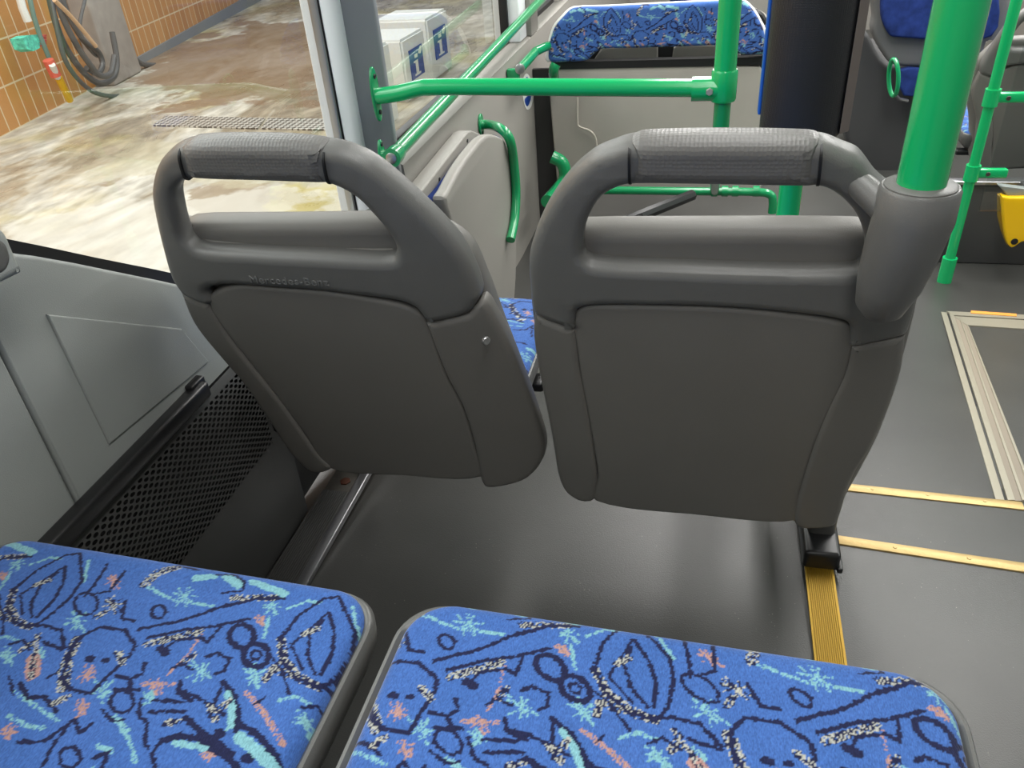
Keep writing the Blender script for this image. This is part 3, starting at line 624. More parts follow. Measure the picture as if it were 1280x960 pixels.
quad('inner_frame', [(1199, 399), (1201, 401), (1281, 628), (1277, 628)], .006, HF, ht)
quad('side_groove', [(1201, 401), (1208, 407), (1292, 628), (1281, 628)], .004, HD, ht)
quad('inner_frame', [(1208, 407), (1211, 411), (1296, 628), (1292, 628)], .006, HF, ht)
quad('top_frame', [(1183, 391), (1400, 401), (1400, 408), (1192, 396)], .006, HF, ht)
quad('top_frame', [(1192, 397), (1400, 409), (1400, 421), (1208, 408)], .005, HF, ht)
quad('warning_strip', [(1213, 391), (1270, 395), (1270, 398), (1213, 394)], .008, mat('orange_tape', (222, 150, 66), .5), ht)
# ------------------------------------------------------------------ left wall
WX = -.79; FX = -.72
PX_ = -.795
yA = (onx(400, 0, PX_).y+onx(437, 200, PX_).y)/2; yB = (onx(431, 0, PX_).y+onx(466, 215, PX_).y)/2; yC = (onx(468, 0, FX).y+onx(497, 220, FX).y)/2
ZR = .50
def wallpoly(name, yz, x, thick, m, bev=.004):
    bm = plate_mesh([[Vector(q) for q in yz]], thick, bev, grid=0)
    for v in bm.verts: v.co = Vector((x-thick/2+v.co.z, v.co.x, v.co.y))
    return tag(bmo(name, bm, m), kind='structure')
top = [onx(*p, WX) for p in ((262, 364), (199, 350), (150, 340), (97, 329), (47, 320), (15, 316), (-60, 306))]
s1 = onx(501, 220, FX); s2 = onx(648, 55, FX); SZ = (s1.z+s2.z)/2
seam_y = (onx(0, 450, WX).y+onx(98, 615, WX).y)/2
ypil = onx(455, 290, FX).y
tz = lambda y: float(np.interp(y, [q.y for q in top[::-1]], [q.z for q in top[::-1]]))
ztrim = onx(160, 577, WX).z
wallpoly('wall_left', [(seam_y+.002, ztrim-.02), (yB+.02, ztrim-.02), (yB+.02, ZR)]+[(q.y, q.z) for q in top if q.y > seam_y+.01]+[(seam_y+.002, tz(seam_y))], WX, .03, WALL, .006)
wallpoly('wall_left.001', [(-.9, ztrim-.02), (seam_y-.002, ztrim-.02), (seam_y-.002, tz(seam_y)), (.45, top[-1].z+.05), (-.9, top[-1].z+.25)], WX, .03, WALL, .006)
# wall return at the change of depth, and front wall
SILLW = .10
bm = bmesh.new(); wb = ZL-.1
pr = [(FX, wb), (FX, SZ-.07), (FX-.004, SZ-.004), (FX-.012, SZ), (FX-SILLW, SZ+.0), (FX-SILLW, wb)]
r0 = [bm.verts.new((x, yB+.022, z)) for x, z in pr]; r1 = [bm.verts.new((x, 7.4, z)) for x, z in pr]
for k in range(len(pr)): bm.faces.new((r0[k], r0[(k+1) % len(pr)], r1[(k+1) % len(pr)], r1[k]))
bm.faces.new(r0); bm.faces.new(r1[::-1]); tag(bmo('wall_left.003', bm, WALLF), kind='structure')
box('wall_left.006', (WX-.06, seam_y-.04, ztrim), (WX-.0305, seam_y+.04, tz(seam_y)-.02), BLACK)['kind'] = 'structure'
# embossed field on the rear panel and sticker etc
xplate('panel_emboss', [(60, 393), (228, 411), (262, 452), (138, 555)], WX+.004, .006, .003, WALL, smooth=False); bpy.data.objects['panel_emboss'].name = 'trim_1'; bpy.data.objects['trim_1']['kind'] = 'structure'
# black trim above the heater
tA, tB = onx(66, 667, WX+.02), onx(262, 487, WX+.02); zt0 = (tA.z+tB.z)/2
bm = bmesh.new(); add_box(bm, (WX-.002, -.6, zt0-.022), (WX+.024, tB.y, zt0+.006), .006); add_box(bm, (WX-.002, tB.y-.03, zt0-.03), (WX+.014, tB.y+.006, zt0+.012), .003)
tag(place(bmo('heater_rail', bm, BLACK2)), 'black plastic rail running along the top of the perforated heater cover', 'rail')
# heater cover with perforations
bm = bmesh.new(); prof = [(WX+.006, zt0-.024), (WX+.020, zt0-.05), (WX+.030, zt0-.09), (WX+.034, zt0-.14), (WX+.033, zt0-.2), (WX+.030, ZF+.002)]
uvl = bm.loops.layers.uv.new('UVMap'); yy = [-.5+i*.05 for i in range(40)]; yend = onx(345, 572, WX+.03).y+.04
yy = [y for y in yy if y < yend]+[yend]
arc = [0]
for a, b in zip(prof[:-1], prof[1:]): arc.append(arc[-1]+math.hypot(a[0]-b[0], a[1]-b[1]))
vs = [[bm.verts.new((x, y, z)) for x, z in prof] for y in yy]
for i in range(len(yy)-1):
    for k in range(len(prof)-1):
        f = bm.faces.new((vs[i][k], vs[i+1][k], vs[i+1][k+1], vs[i][k+1]))
        for l, (ii, kk) in zip(f.loops, ((i, k), (i+1, k), (i+1, k+1), (i, k+1))): l[uvl].uv = (yy[ii]+.5, arc[kk])
me = bpy.data.meshes.new('heater_cover'); bm.to_mesh(me); bm.free()
hc = thing('heater_cover', 'dark heater cover with oval perforations below the window wall panel', 'heater cover', (WX, .6, ZF))
ho = fin('perforated_panel', me, PERF, hc, 50)
bm = bmesh.new(); e = [(x-.0, z) for x, z in prof]+[(WX+.0, ZF+.002), (WX+.0, zt0-.024)]
a = [bm.verts.new((x, yend, z)) for x, z in e]; b = [bm.verts.new((x, yend+.012, z)) for x, z in e]
for k in range(len(e)): bm.faces.new((a[k], a[(k+1) % len(e)], b[(k+1) % len(e)], b[k]))
bm.faces.new(a); bm.faces.new(b[::-1]); bmo('end_cap', bm, DARKP, hc)
# lower dark wall further on
box('wall_left.002', (WX-.12, -1.2, ZL-.1), (WX+.001, yend+.01, zt0-.024), BLACK)['kind'] = 'structure'
box('wall_left.004', (WX-.03, yend+.014, ZF), (WX+.004, yB, ztrim-.022), DARKP, bev=.004)['kind'] = 'structure'
# ------------------------------------------------------------------ window 1
GX = -.812
w1 = thing('window_1', None, None, (GX, .4, .6)); w1['kind'] = 'structure'
def xz_box(name, x0, x1, y0, y1, z0, z1, m, par, bev=.002): return box(name, (x0, y0, z0), (x1, y1, z1), m, par, bev)
gtop = 2.0
bm = bmesh.new(); pts = [(-.9, top[-1].z+.2), (.45, top[-1].z+.03)]+[(q.y, q.z-.004) for q in top[::-1]]+[(yA, ZR), (yA, gtop), (-.9, gtop)]
bm.faces.new([bm.verts.new((GX, y, z)) for y, z in pts])
r = bmesh.ops.extrude_face_region(bm, geom=list(bm.faces)); bmesh.ops.translate(bm, verts=[v for v in r['geom'] if isinstance(v, bmesh.types.BMVert)], vec=(-.005, 0, 0))
bmo('glass', bm, GLASS, w1, None)
# black frit / rubber seal following the sill
fr_ = [onx(*p, GX+.008) for p in ((6, 298), (60, 309), (120, 322), (195, 337), (262, 352))]
bm = bmesh.new(); path = [Vector((GX+.008, .35, fr_[0].z+.12))]+fr_+[Vector((GX+.008, yA, ZR+.012))]
lo_ = [bm.verts.new(p) for p in path]; l2 = [bm.verts.new(p+Vector((0, 0, -.09))) for p in path]
for k in range(len(path)-1): bm.faces.new((lo_[k], lo_[k+1], l2[k+1], l2[k]))
r = bmesh.ops.extrude_face_region(bm, geom=list(bm.faces)); bmesh.ops.translate(bm, verts=[v for v in r['geom'] if isinstance(v, bmesh.types.BMVert)], vec=(-.006, 0, 0))
bmo('rubber_seal', bm, BLACK, w1, None)
xz_box('rubber_seal', GX-.005, PX_-.001, yA-.006, yA-.0025, ZR-.05, gtop, BLACK, w1, .0005); xz_box('steel_bead', GX-.004, PX_-.003, yA-.016, yA-.0065, ZR-.05, gtop, STEEL, w1)
# pillar
box('trim_2', (GX-.03, yA-.002, ZR-.08), (PX_, yB, gtop), PILLAR_W, bev=.004)['kind'] = 'structure'
box('trim_3', (GX-.03, yB+.001, ZL), (FX+.001, yC, gtop), PILLAR_G, bev=.006)['kind'] = 'structure'
# window 2 beyond pillar
w2 = thing('window_2', None, None, (GX, 2.5, SZ)); w2['kind'] = 'structure'
yP = onx(640, 30, FX-.05).y; yQ = onx(668, 30, FX).y
box('glass', (GX-.005, yC, SZ-.02), (GX, yP, gtop), GLASS, w2)
box('rubber_seal', (GX+.002, yC+.001, SZ+.0005), (GX+.028, yP, SZ+.022), BLACK, w2, .003)
xz_box('rubber_seal', GX-.002, GX+.03, yP-.02, yP-.002, SZ+.023, gtop, BLACK, w2)
box('trim_4', (GX-.03, yP, SZ+.001), (FX-.02, yP+.12, gtop), PILLAR_W, bev=.004)['kind'] = 'structure'
box('trim_5', (GX-.03, yP+.121, SZ+.001), (FX, yP+.26, gtop), WALLF, bev=.004)['kind'] = 'structure'
w3 = thing('window_3', None, None, (GX, 4.5, SZ)); w3['kind'] = 'structure'
box('glass', (GX-.005, yP+.262, SZ+.001), (GX, 7.2, gtop), GLASS, w3)
box('rubber_seal', (GX+.002, yP+.263, SZ+.0005), (GX+.03, 7.2, SZ+.022), BLACK, w3, .003)
# light grey frame corner at the extreme left
lt = thing('plastic_bracket', 'light grey moulded bracket corner cut off by the left edge below the window', 'bracket', onx(5, 335, WX+.10))
xplate('frame', [(-40, 266), (6, 286), (19, 310), (32, 341), (6, 354), (-40, 376)], WX+.09, .05, .010, WALL, lt, sharp=(3,))
xplate('inset', [(-40, 284), (6, 301), (15, 320), (12, 335), (3, 343), (-40, 356)], WX+.092, .045, .006, CUSHGREY, lt)
# ------------------------------------------------------------------ green rails
GA = ony(472, 118, onx(468, 120, FX).y); by = GA.y
bt = thing('handrail_bar', 'green horizontal bar bolted to the window pillar and clamped to the upright pole', 'handrail', (FX, by, GA.z))
bend_p = ony(540, 109, by); end_p = ony(868, 110, by)
pth = smooth_path([Vector((FX, by, GA.z-.004)), Vector((FX+.025, by, GA.z-.002)), ony(500, 116, by), ony(525, 110, by), bend_p, ony(600, 108.5, by), end_p], 6)
tube('bar', pth, .0175, GREEN, bt)
def flange(t, c, ry, rz, n=(1, 0, 0), th=.007, bolts=((0, .03), (0, -.03)), m=GREEN_D):
    bm = plate_mesh([[Vector((ry*math.cos(a), rz*math.sin(a))) for a in np.linspace(0, 2*math.pi, 33)[:-1]]], th, .0025, grid=0)
    for v in bm.verts: v.co = Vector(c)+Vector((th/2+v.co.z, v.co.x, v.co.y))
    bmo('flange', bm, m, t)
    for b_ in bolts:
        bm = bmesh.new(); add_disc(bm, Vector(c)+Vector((th, b_[0], b_[1])), (1, 0, 0), .0055, .003, 6); bmo('bolt', bm, BLACK2, t)
flange(bt, (FX, by, GA.z), .020, .058, bolts=((0, .038), (0, -.038)))
# clamp and upright pole
CP = ony(905, 105, by); cz = CP.z
cp = thing('handrail_pole', 'green upright pole in the centre with a bolted clamp joining the horizontal bar', 'pole', (CP.x, by, cz))
topx = CP.x
tube('upper_tube', [(topx, by, cz+.01), (topx, by, 1.3), (topx, by, 2.1)], .0215, GREEN, cp, 28)
zelb = ony(893, 190, by).z
jt = ony(893, 238, 3.08)
jt.z = max(jt.z, .02)
tube('lower_tube', smooth_path([Vector((topx, by, cz)), Vector((topx, by, zelb+.01)), Vector((topx, by+.03, zelb-.02)), Vector((topx+.0, by+.25, zelb-.11)), Vector((jt.x, 3.0, jt.z+.03)), Vector((jt.x, 3.08, jt.z))], 6), .0165, GREEN_D, cp, 24)
cl0 = ony(858, 95, by); cl1 = ony(915, 128, by)
bm = bmesh.new(); add_tube(bm, [Vector((topx-.062, by, GA.z)), Vector((topx-.03, by, GA.z)), Vector((topx, by, GA.z))], .0235, 24); add_tube(bm, [(topx, by, cz-.032), (topx, by, cz-.028), (topx, by, cz+.024), (topx, by, cz+.028)], lambda t: .0255 if .1 < t < .9 else .0235, 28)
bmo('clamp', bm, GREEN, cp)
bm = bmesh.new(); add_disc(bm, (topx-.027, by-.022, GA.z), (0, -1, 0), .0075, .006, 6); bmo('bolt', bm, mat('bright_steel', (175, 172, 165), .45, .5), cp)
# long rail along the window
rp = onx(489, 197, FX+.06); rx, rz = FX+.032, rp.z
rr_ = onx(490, 197, rx); rz = rr_.z; ry0 = rr_.y
lr = thing('handrail_bar', 'long green handrail running forward along the window above the sill', 'handrail', (FX, ry0, rz))
zend = onx(676, 0, rx)
tube('rail', [(rx, ry0, rz), (rx, (ry0+zend.y)/2, (rz+zend.z)/2), (rx, zend.y+1.2, zend.z+(zend.z-rz)/(zend.y-ry0)*1.2)], .0165, GREEN_D, lr)
bm = bmesh.new(); add_tube(bm, [(rx, ry0-.004, rz), (rx, ry0+.02, rz), (rx, ry0+.045, rz)], lambda t: .0215 if t < .9 else .018, 24); add_box(bm, (FX+.002, ry0-.002, rz-.012), (rx, ry0+.026, rz+.012), .004); bmo('rail_bracket', bm, GREEN_D, lr)
bm = bmesh.new(); add_disc(bm, (rx, ry0-.004, rz), (0, -1, 0), .0125, .004); bmo('end_cap', bm, STEEL, lr)
flange(lr, (FX, ry0+.012, rz-.008), .016, .045, bolts=((0, .034), (0, -.036)))
# curved handle on the wall behind the folded seat
hx = -.60; h0 = onx(600, 156, FX)
hd = thing('grab_rail', 'green bent grab rail curving down beside the folded wall seat', 'handrail', h0)
tube('bent_tube', smooth_path([h0, h0+Vector((.03, 0, 0)), onx(626, 161, hx-.03), onx(637, 174, hx), onx(642, 200, hx), onx(645, 240, hx), onx(643, 275, hx), onx(638, 300, hx)], 6), .015, GREEN_D, hd)
flange(hd, (FX, h0.y, h0.z), .026, .035, bolts=((0, -.026),))
# ------------------------------------------------------------------ folded wall seat
ft = thing('folding_seat', 'folded grey side seat with a blue cushion against the wall behind the left seat', 'folding seat', onx(600, 300, FX))
xq = -.615
hsx = FX+.05
xplate('backrest_housing', [(516, 253), (521, 246), (584, 166), (590, 163), (604, 169), (606, 176), (560, 235), (545, 250), (545, 300), (530, 300)], hsx, .045, .006, WALLF, ft, sharp=(0, 3, 9), n=3)
fp = xplate('seat_underside', [(556, 250), (562, 236), (575, 211), (590, 189), (606, 171), (618, 168), (632, 176), (640, 200), (646, 300), (642, 385), (625, 396), (600, 398), (588, 370), (575, 310)], xq, .035, .012, WALLF, ft, n=4)
xplate('folded_cushion', [(536, 262), (556, 232), (575, 206), (594, 182), (612, 172), (630, 180), (634, 290), (630, 370), (600, 386), (575, 350), (548, 300)], xq-.034, .045, .014, NAVY, ft, n=4)
for p in ((584, 176), (549, 224), (523, 272)):
    q = onx(*p, hsx); bm = bmesh.new(); add_disc(bm, q, (1, 0, 0), .005, .002); bmo('screw', bm, BLACK, ft)
xplate('wall_sticker', [(659, 92), (664, 100), (667, 118), (664, 133), (659, 137), (655, 128), (653, 110), (655, 96)], FX+.0015, .0012, .0003, WHITE); so = place(bpy.data.objects['wall_sticker']); tag(so, 'small oval blue and white sticker on the grey wall below the far rail end', 'sticker')
sb = xplate('sticker_emblem', [(659, 96), (663, 104), (664, 112), (656, 112), (656, 102)], FX+.0022, .0008, .0002, BLUEL, so); sb2 = xplate('sticker_emblem', [(659, 133), (663, 126), (664, 118), (656, 124)], FX+.0022, .0008, .0002, BLUEL, so)
# ------------------------------------------------------------------ double seat further forward
PYY = 3.3
dt = thing('double_seat', 'folded double seat with a blue patterned backrest pad over a light grey panel', 'seat', (ony(820, 230, PYY).x, PYY, ZL))
pn = yplate('seat_panel', [(685, 92), (694, 84), (820, 83), (948, 83), (953, 90), (951, 238), (828, 236), (705, 234), (696, 228), (690, 160)], PYY, .03, .008, mat('panel_beige', (168, 163, 155), .5, var=.04), dt, sharp=(0, 4, 5, 8))
# groove line on panel
gl = [(722, 122), (722, 150), (724, 158), (738, 164), (745, 175), (747, 205), (747, 232)]
tube('panel_groove', smooth_path([ony(x, y, PYY-.0155) for x, y in gl], 5), .004, mat('groove_beige', (190, 184, 172), .5), dt, 8)
# the pad with pattern
padpx = [(687, 77), (686, 58), (692, 36), (703, 22), (716, 11), (760, 9), (840, 5), (928, 2), (940, 12), (950, 28), (956, 44), (957, 66), (936, 69), (916, 66), (905, 58), (850, 59), (790, 61), (752, 62), (742, 68), (733, 76), (710, 78)]
q = cat_closed([(ony(*p, PYY-.03).x, ony(*p, PYY-.03).z) for p in padpx], 5); bm = plate_mesh([q], .045, .014, grid=.0045)
lay = bm.verts.layers.float_color.new('Weave')
for v in bm.verts:
    cc = tile_at(np.array([v.co.x*1.0+.06]), np.array([v.co.y+.02]))[0]; v[lay] = (*cc, 1); v.co = Vector((v.co.x, PYY-.03+.0225-v.co.z, v.co.y))
FAB2 = fab_mat('woven_fabric_bright', 1.0); bmo('backrest_pad', bm, FAB2, dt)
yplate('pad_backing', [(684, 78), (684, 56), (690, 34), (701, 20), (715, 9), (760, 7), (840, 3), (928, 0), (942, 10), (952, 26), (959, 42), (960, 70), (936, 60), (905, 50), (850, 50), (752, 53), (735, 66)], PYY+.0, .03, .008, WHITE, dt, n=3)
yplate('rear_housing', [(735, 86), (748, 66), (752, 60), (820, 57), (822, 57), (822, 86)], PYY+.06, .03, .006, WALLF, dt, n=1, smooth=False)
yplate('rear_housing', [(838, 86), (842, 60), (848, 56), (900, 56), (925, 66), (930, 86)], PYY+.06, .03, .006, WALLF, dt, n=1, smooth=False)
box('gap_board', (ony(688, 60, PYY+.1).x, PYY+.10, .44), (ony(955, 60, PYY+.1).x, PYY+.12, .60), BLACK, dt)
box('painted_gap_shadow', (ony(690, 80, PYY).x, PYY-.005, ony(800, 84, PYY).z), (ony(955, 80, PYY).x, PYY+.04, ony(800, 75, PYY).z), BLACK, dt)  # black bar standing in for the shadow between pad and panel
b0 = ony(700, 240, 3.08); bz = .03
bz = ony(860, 239, 3.08).z
zz = bz
tube('base_tube', smooth_path([ony(700, 238, 3.08), ony(770, 238, 3.08), ony(850, 239, 3.08), ony(940, 240, 3.08), ony(962, 243, 3.08), ony(966, 252, 3.08), ony(965, 266, 3.08)], 5), .016, GREEN_D, dt)
for xx in (893, 906, 919, 945):
    c = ony(xx, 239, 3.08); bm = bmesh.new(); add_tube(bm, [c-Vector((.012, 0, 0)), c+Vector((.012, 0, 0))], .021, 20); bmo('coupling', bm, GREEN_D, dt)
tube('leg', smooth_path([ony(695, 80, 3.2), ony(692, 88, 3.2), ony(693, 98, 3.25)], 4), .02, GREEN_D, dt)
box('gap_shade_board', (FX+.001, PYY+.03, ZL), (ony(700, 100, PYY).x, PYY+.05, ony(690, 88, PYY).z), mat('gap_shade_grey', (44, 43, 42), .6), dt)  # dark board imitating the shade in the gap beside the wall
tube('side_support', smooth_path([ony(690, 196, 3.1), ony(703, 204, 3.1), ony(706, 222, 3.1), ony(698, 236, 3.05), ony(684, 252, 2.9)], 5), .026, GREEN_D, dt)
tube('black_strut', [ony(745, 292, 2.7), ony(800, 270, 2.75), ony(865, 244, 3.0)], .022, BLACK2, dt, 8)
tube('green_upright', [ony(946, 160, PYY+.02), ony(944, 238, PYY+.02)], .018, GREEN_D, dt, 16)
fh = thing('handrail_bar', 'short green rail with a round grey end cap above the oval sticker', 'handrail', onx(650, 92, -.66))
fe = onx(650, 86, FX+.05)
tube('rail', smooth_path([fe, Vector((fe.x, fe.y+.25, fe.z+.0)), Vector((fe.x, PYY-.12, fe.z)), Vector((fe.x+.03, PYY-.02, fe.z)), ony(690, 58, PYY), ony(700, 60, PYY)], 5), .017, GREEN_D, fh)
bm = bmesh.new(); add_disc(bm, fe, (.2, -1, 0), .018, .006); bmo('end_cap', bm, STEEL, fh)
bm = bmesh.new(); add_box(bm, (FX, fe.y-.005, fe.z-.06), (fe.x-.005, fe.y+.02, fe.z-.0), .005); bmo('rail_bracket', bm, GREEN_D, fh)
# ------------------------------------------------------------------ pole with the black pad
p2y = 1.4; p2 = ony(985, 262, p2y)
xm = p2.x
tag(place(tube('handrail_pole', [(xm, p2y, floor_z(p2y)), (xm, p2y, 1.2), (xm, p2y, 2.1)], .0195, GREEN, seg=24)), 'green floor pole seen through the right seat handle, carrying the black pad', 'pole')
pc = ony(1012, 178, p2y-.03); zb_ = ony(1000, 180, p2y-.10).z
pt = thing('padded_post', 'black leather covered column with grey side edge hanging above the right seat handle', 'padded column', (ony(1013, 100, p2y).x, p2y-.02, zb_))
xl, xr = ony(946, 160, p2y).x, ony(1052, 160, p2y).x
cxp, hwp = (xl+xr)/2, (xr-xl)/2
def prism_y(name, loop, z0, z1, m, par, bev=.012):
    bm = plate_mesh([loop], z1-z0, bev, grid=0)
    for v in bm.verts: v.co = Vector((v.co.x, v.co.y, (z0+z1)/2+v.co.z))
    return bmo(name, bm, m, par)
lp = [Vector((cxp+hwp*.93*math.cos(a)-.004, p2y-.05+.05*math.sin(a))) for a in np.linspace(math.pi, 2*math.pi, 17)]+[Vector((cxp+hwp*.9, p2y-.022)), Vector((cxp-hwp*.9, p2y-.022))]
prism_y('leather_pad', lp, zb_, 1.55, LEATHER, pt, .008)
prism_y('grey_edge', [Vector((cxp+hwp*.80, p2y-.075)), Vector((cxp+hwp*1.03, p2y-.06)), Vector((cxp+hwp*1.08, p2y-.02)), Vector((cxp+hwp*.85, p2y-.0205))], zb_+.006, 1.55, mat('taupe_edge', (122, 112, 106), .5), pt, .004)
box('blue_edge', (cxp-hwp*.93-.008, p2y-.045, zb_+.03), (cxp-hwp*.93-.003, p2y-.02, 1.55), mat('blue_plastic', (30, 96, 196), .4), pt, .002)
box('mount', (cxp-.03, p2y-.022, zb_+.1), (cxp+.03, p2y-.0, zb_+.16), BLACK2, pt, .004)
# ------------------------------------------------------------------ right side: thin pole, screen, podium, seats, yellow box
tp0 = onramp(1180, 352); 
tp = thing('handrail_pole', 'thin green pole with two clamps at the right edge of the aisle', 'pole', tp0)
tube('tube', [(tp0.x, tp0.y, tp0.z+.02), (tp0.x, tp0.y, 1.), (tp0.x, tp0.y, 2.1)], .0165, GREEN, tp, 24)
bz_ = ony(1187, 322, tp0.y).z
tube('foot_sleeve', [(tp0.x, tp0.y, tp0.z-.0), (tp0.x, tp0.y, bz_)], .024, GREEN, tp, 24)
for py in (122, 216):
    z = ony(1220, py, tp0.y).z
    bm = bmesh.new(); add_tube(bm, [(tp0.x, tp0.y, z-.026), (tp0.x, tp0.y, z+.026)], .023, 24); add_box(bm, (tp0.x, tp0.y-.012, z-.016), (tp0.x+.105, tp0.y+.012, z+.016), .007); c_ = bmo('clamp', bm, GREEN, tp)
    bm = bmesh.new(); add_disc(bm, (tp0.x+.045, tp0.y-.012, z), (0, -1, 0), .007, .003); bmo('clamp_bolt', bm, BOLT, c_)
zz0 = ony(1220, 264, tp0.y+.0).z
bm = bmesh.new(); add_box(bm, (tp0.x+.05, tp0.y-.003, zz0), (tp0.x+1.0, tp0.y+.003, 1.9), .002); tag(place(bmo('partition_screen', bm, PLEXI)), 'clear plexiglass screen held by the clamps of the thin green pole', 'screen')
# podium
pf = floor_z(3.2)
pa = onz(1192, 312, -.15)
pzt = ony(1200, 224, 3.05).z
plx = ony(1182, 230, 3.0).x
pd = thing('podium', 'dark grey boarded platform under the seat at the right edge', 'podium', (plx+.5, 3.2, ZL))
box('front_board', (plx, 3.0, ZL), (1.98, 3.03, pzt), DARKP, pd, .006)
tgt = ony(1205, 70, 3.25); PZ2 = tgt.z-.80
if PZ2 < ZL+.02: PZ2 = ZL+.02
box('platform', (plx, 3.031, ZL), (1.98, 3.9, PZ2), DARKP, pd, .004)
box_e = box('top_edge', (plx-.004, 2.99, pzt-.001), (1.98, 3.03, pzt+.012), STEEL, pd, bev=.003)
yb = thing('handle_box', 'yellow plastic guard plate with a black hole at the right edge', 'guard', ony(1265, 270, 2.8))
yq = 2.8
yplate('plate', [(1252, 245), (1262, 247), (1330, 252), (1330, 300), (1280, 302), (1265, 310), (1258, 300), (1254, 270)], yq, .03, .006, YELLOW, yb, sharp=(0, 3))
yplate('side', [(1250, 247), (1256, 246), (1260, 308), (1254, 292), (1250, 275)], yq+.03, .04, .004, mat('dark_amber', (150, 116, 20), .5), yb, smooth=False)
yplate('wall_arm', [(1248, 232), (1330, 242), (1330, 256), (1262, 248)], yq+.02, .03, .004, WALL, yb, smooth=False)
c = ony(1268, 302, yq); bm = bmesh.new(); add_disc(bm, c, (0, -1, 0), .011, .002); bmo('hole', bm, BLACK, yb)
box('stem', (c.x+.03, yq+.03, ony(1268, 262, yq).z), (c.x+.07, 2.985, ony(1268, 250, yq).z), DARKP, yb, .004)
# seat copy on podium
sc2 = copy_tree(seatL); sc2['label'] = 'light grey seat back behind the thin green pole, cut by the right edge'
sc2.location = Vector((ony(1185, 200, 3.2).x+.27, 3.42, PZ2))
# second, rear-facing seat beyond
rs = thing('bus_seat', 'dark blue fabric seat in a grey shell between black pad and thick green pole', 'seat', ony(1140, 100, 3.9))
ry_ = 3.9
yplate('seat_shell', [(1086, -40), (1092, 20), (1090, 38), (1100, 62), (1118, 82), (1180, 84), (1260, 82), (1262, -40)], ry_+.02, .10, .02, mat('shell_mid', (96, 96, 96), .5), rs, sharp=(0, 7))
yplate('seat_fabric', [(1103, -40), (1102, 20), (1112, 44), (1122, 47), (1240, 46), (1245, -40)], ry_-.02, .05, .012, NAVY, rs, sharp=(0, 5))
yplate('lower_fabric', [(1126, 88), (1150, 86), (1230, 86), (1230, 122), (1130, 120)], ry_-.0, .04, .008, NAVY, rs, n=2)
w_ = ony(1068, 150, 3.95)
bm = bmesh.new(); q = [onz(1062, 205, ZL), onz(1180, 232, ZL)]
tag(place(yplate('wheel_housing', [(1060, 60), (1082, 40), (1110, 80), (1182, 80), (1182, 230), (1100, 222), (1058, 178)], ry_+.14, .6, .03, DARKP)), 'dark grey wheel housing below the dark blue seat, behind the thick pole', 'wheel housing')
bm.free()
gr = thing('grab_ring', 'small dark green oval grab ring in front of the dark blue seat', 'handle', ony(1117, 100, 3.7))
pts = [ony(1117+6*math.cos(a), 97+23*math.sin(a), 3.7-.03*math.cos(a)) for a in np.linspace(0, 2*math.pi, 25)[:-1]]; pts += pts[:2]
tube('ring', pts, .009, GREEN_D, gr, 10, cap=False)
tube('stalk', [ony(1118, 118, 3.7), ony(1124, 124, 3.8), ony(1134, 126, 3.86)], .007, STEEL, gr, 10)
# far interior clutter behind the double seat
fs = thing('bus_seat', 'grey seat top with black ring handle just beyond the patterned double seat', 'seat', ony(870, 30, 4.2))
yplate('seat_shell', [(690, -30), (700, 8), (720, 16), (930, 10), (965, 30), (965, 90), (690, 90)], 4.2, .1, .03, WALLF, fs, n=3)
yplate('headrest_fabric', [(838, -30), (838, 4), (850, 7), (900, 6), (912, 2), (912, -30)], 4.14, .05, .01, NAVY, fs, n=2)
ring_pts = [ony(940+17*math.cos(a), 36+22*math.sin(a), 4.05) for a in np.linspace(math.pi*1.0, math.pi*2.35, 12)]
tube('ring_handle', ring_pts, .014, BLACK2, fs, 10)
# window band beam at far left
# ------------------------------------------------------------------ shell of the bus
box('ceiling', (-.95, -1.2, 2.1), (2.0, 7.5, 2.16), CEIL)['kind'] = 'structure'
box('wall_left.005', (-.9, -1.2, 1.98), (-.76, 7.4, 2.1), CEIL)['kind'] = 'structure'
box('wall_right', (2.0, -1.2, ZL-.1), (2.06, 7.5, .65), WALLF)['kind'] = 'structure'
box('wall_right.001', (2.0, -1.2, 1.7), (2.06, 7.5, 2.1), CEIL)['kind'] = 'structure'
box('wall_back', (-.95, -1.26, ZL-.1), (2.06, -1.2, 2.16), WALLF)['kind'] = 'structure'
box('wall_front', (-.95, 7.5, ZL-.1), (2.06, 7.56, 2.16), WALLF)['kind'] = 'structure'
w4 = thing('window_4', None, None, (2.03, 3, .65)); w4['kind'] = 'structure'
box('glass', (2.02, -1.2, .65), (2.03, 7.5, 1.7), GLASS, w4)
# ------------------------------------------------------------------ wash hall outside
GZ = -.55
bm = bmesh.new(); bm.faces.new([bm.verts.new(v) for v in ((-12, -8, GZ), (8, -8, GZ), (8, 22, GZ), (-12, 22, GZ))]); g = bmo('ground', bm, GROUND, smooth=None); tag(g, kind='structure')
A = onz(0, 172, GZ); B = onz(311, 8, GZ); wd = (B-A).normalized(); wn = Vector((wd.y, -wd.x, 0))
def onw(px, py, off=0.): return onplane(px, py, A+wn*off, wn)
def wmat_at(): return Matrix((( wd.x, 0, 0, A.x), (wd.y, 0, 0, A.y), (0, 0, 1, GZ), (0, 0, 0, 1)))
bm = bmesh.new(); bm.faces.new([bm.verts.new(v) for v in ((-9, 0, 0), (16, 0, 0), (16, 0, 5), (-9, 0, 5))])
r = bmesh.ops.extrude_face_region(bm, geom=list(bm.faces)); bmesh.ops.translate(bm, verts=[v for v in r['geom'] if isinstance(v, bmesh.types.BMVert)], vec=(0, .15, 0))
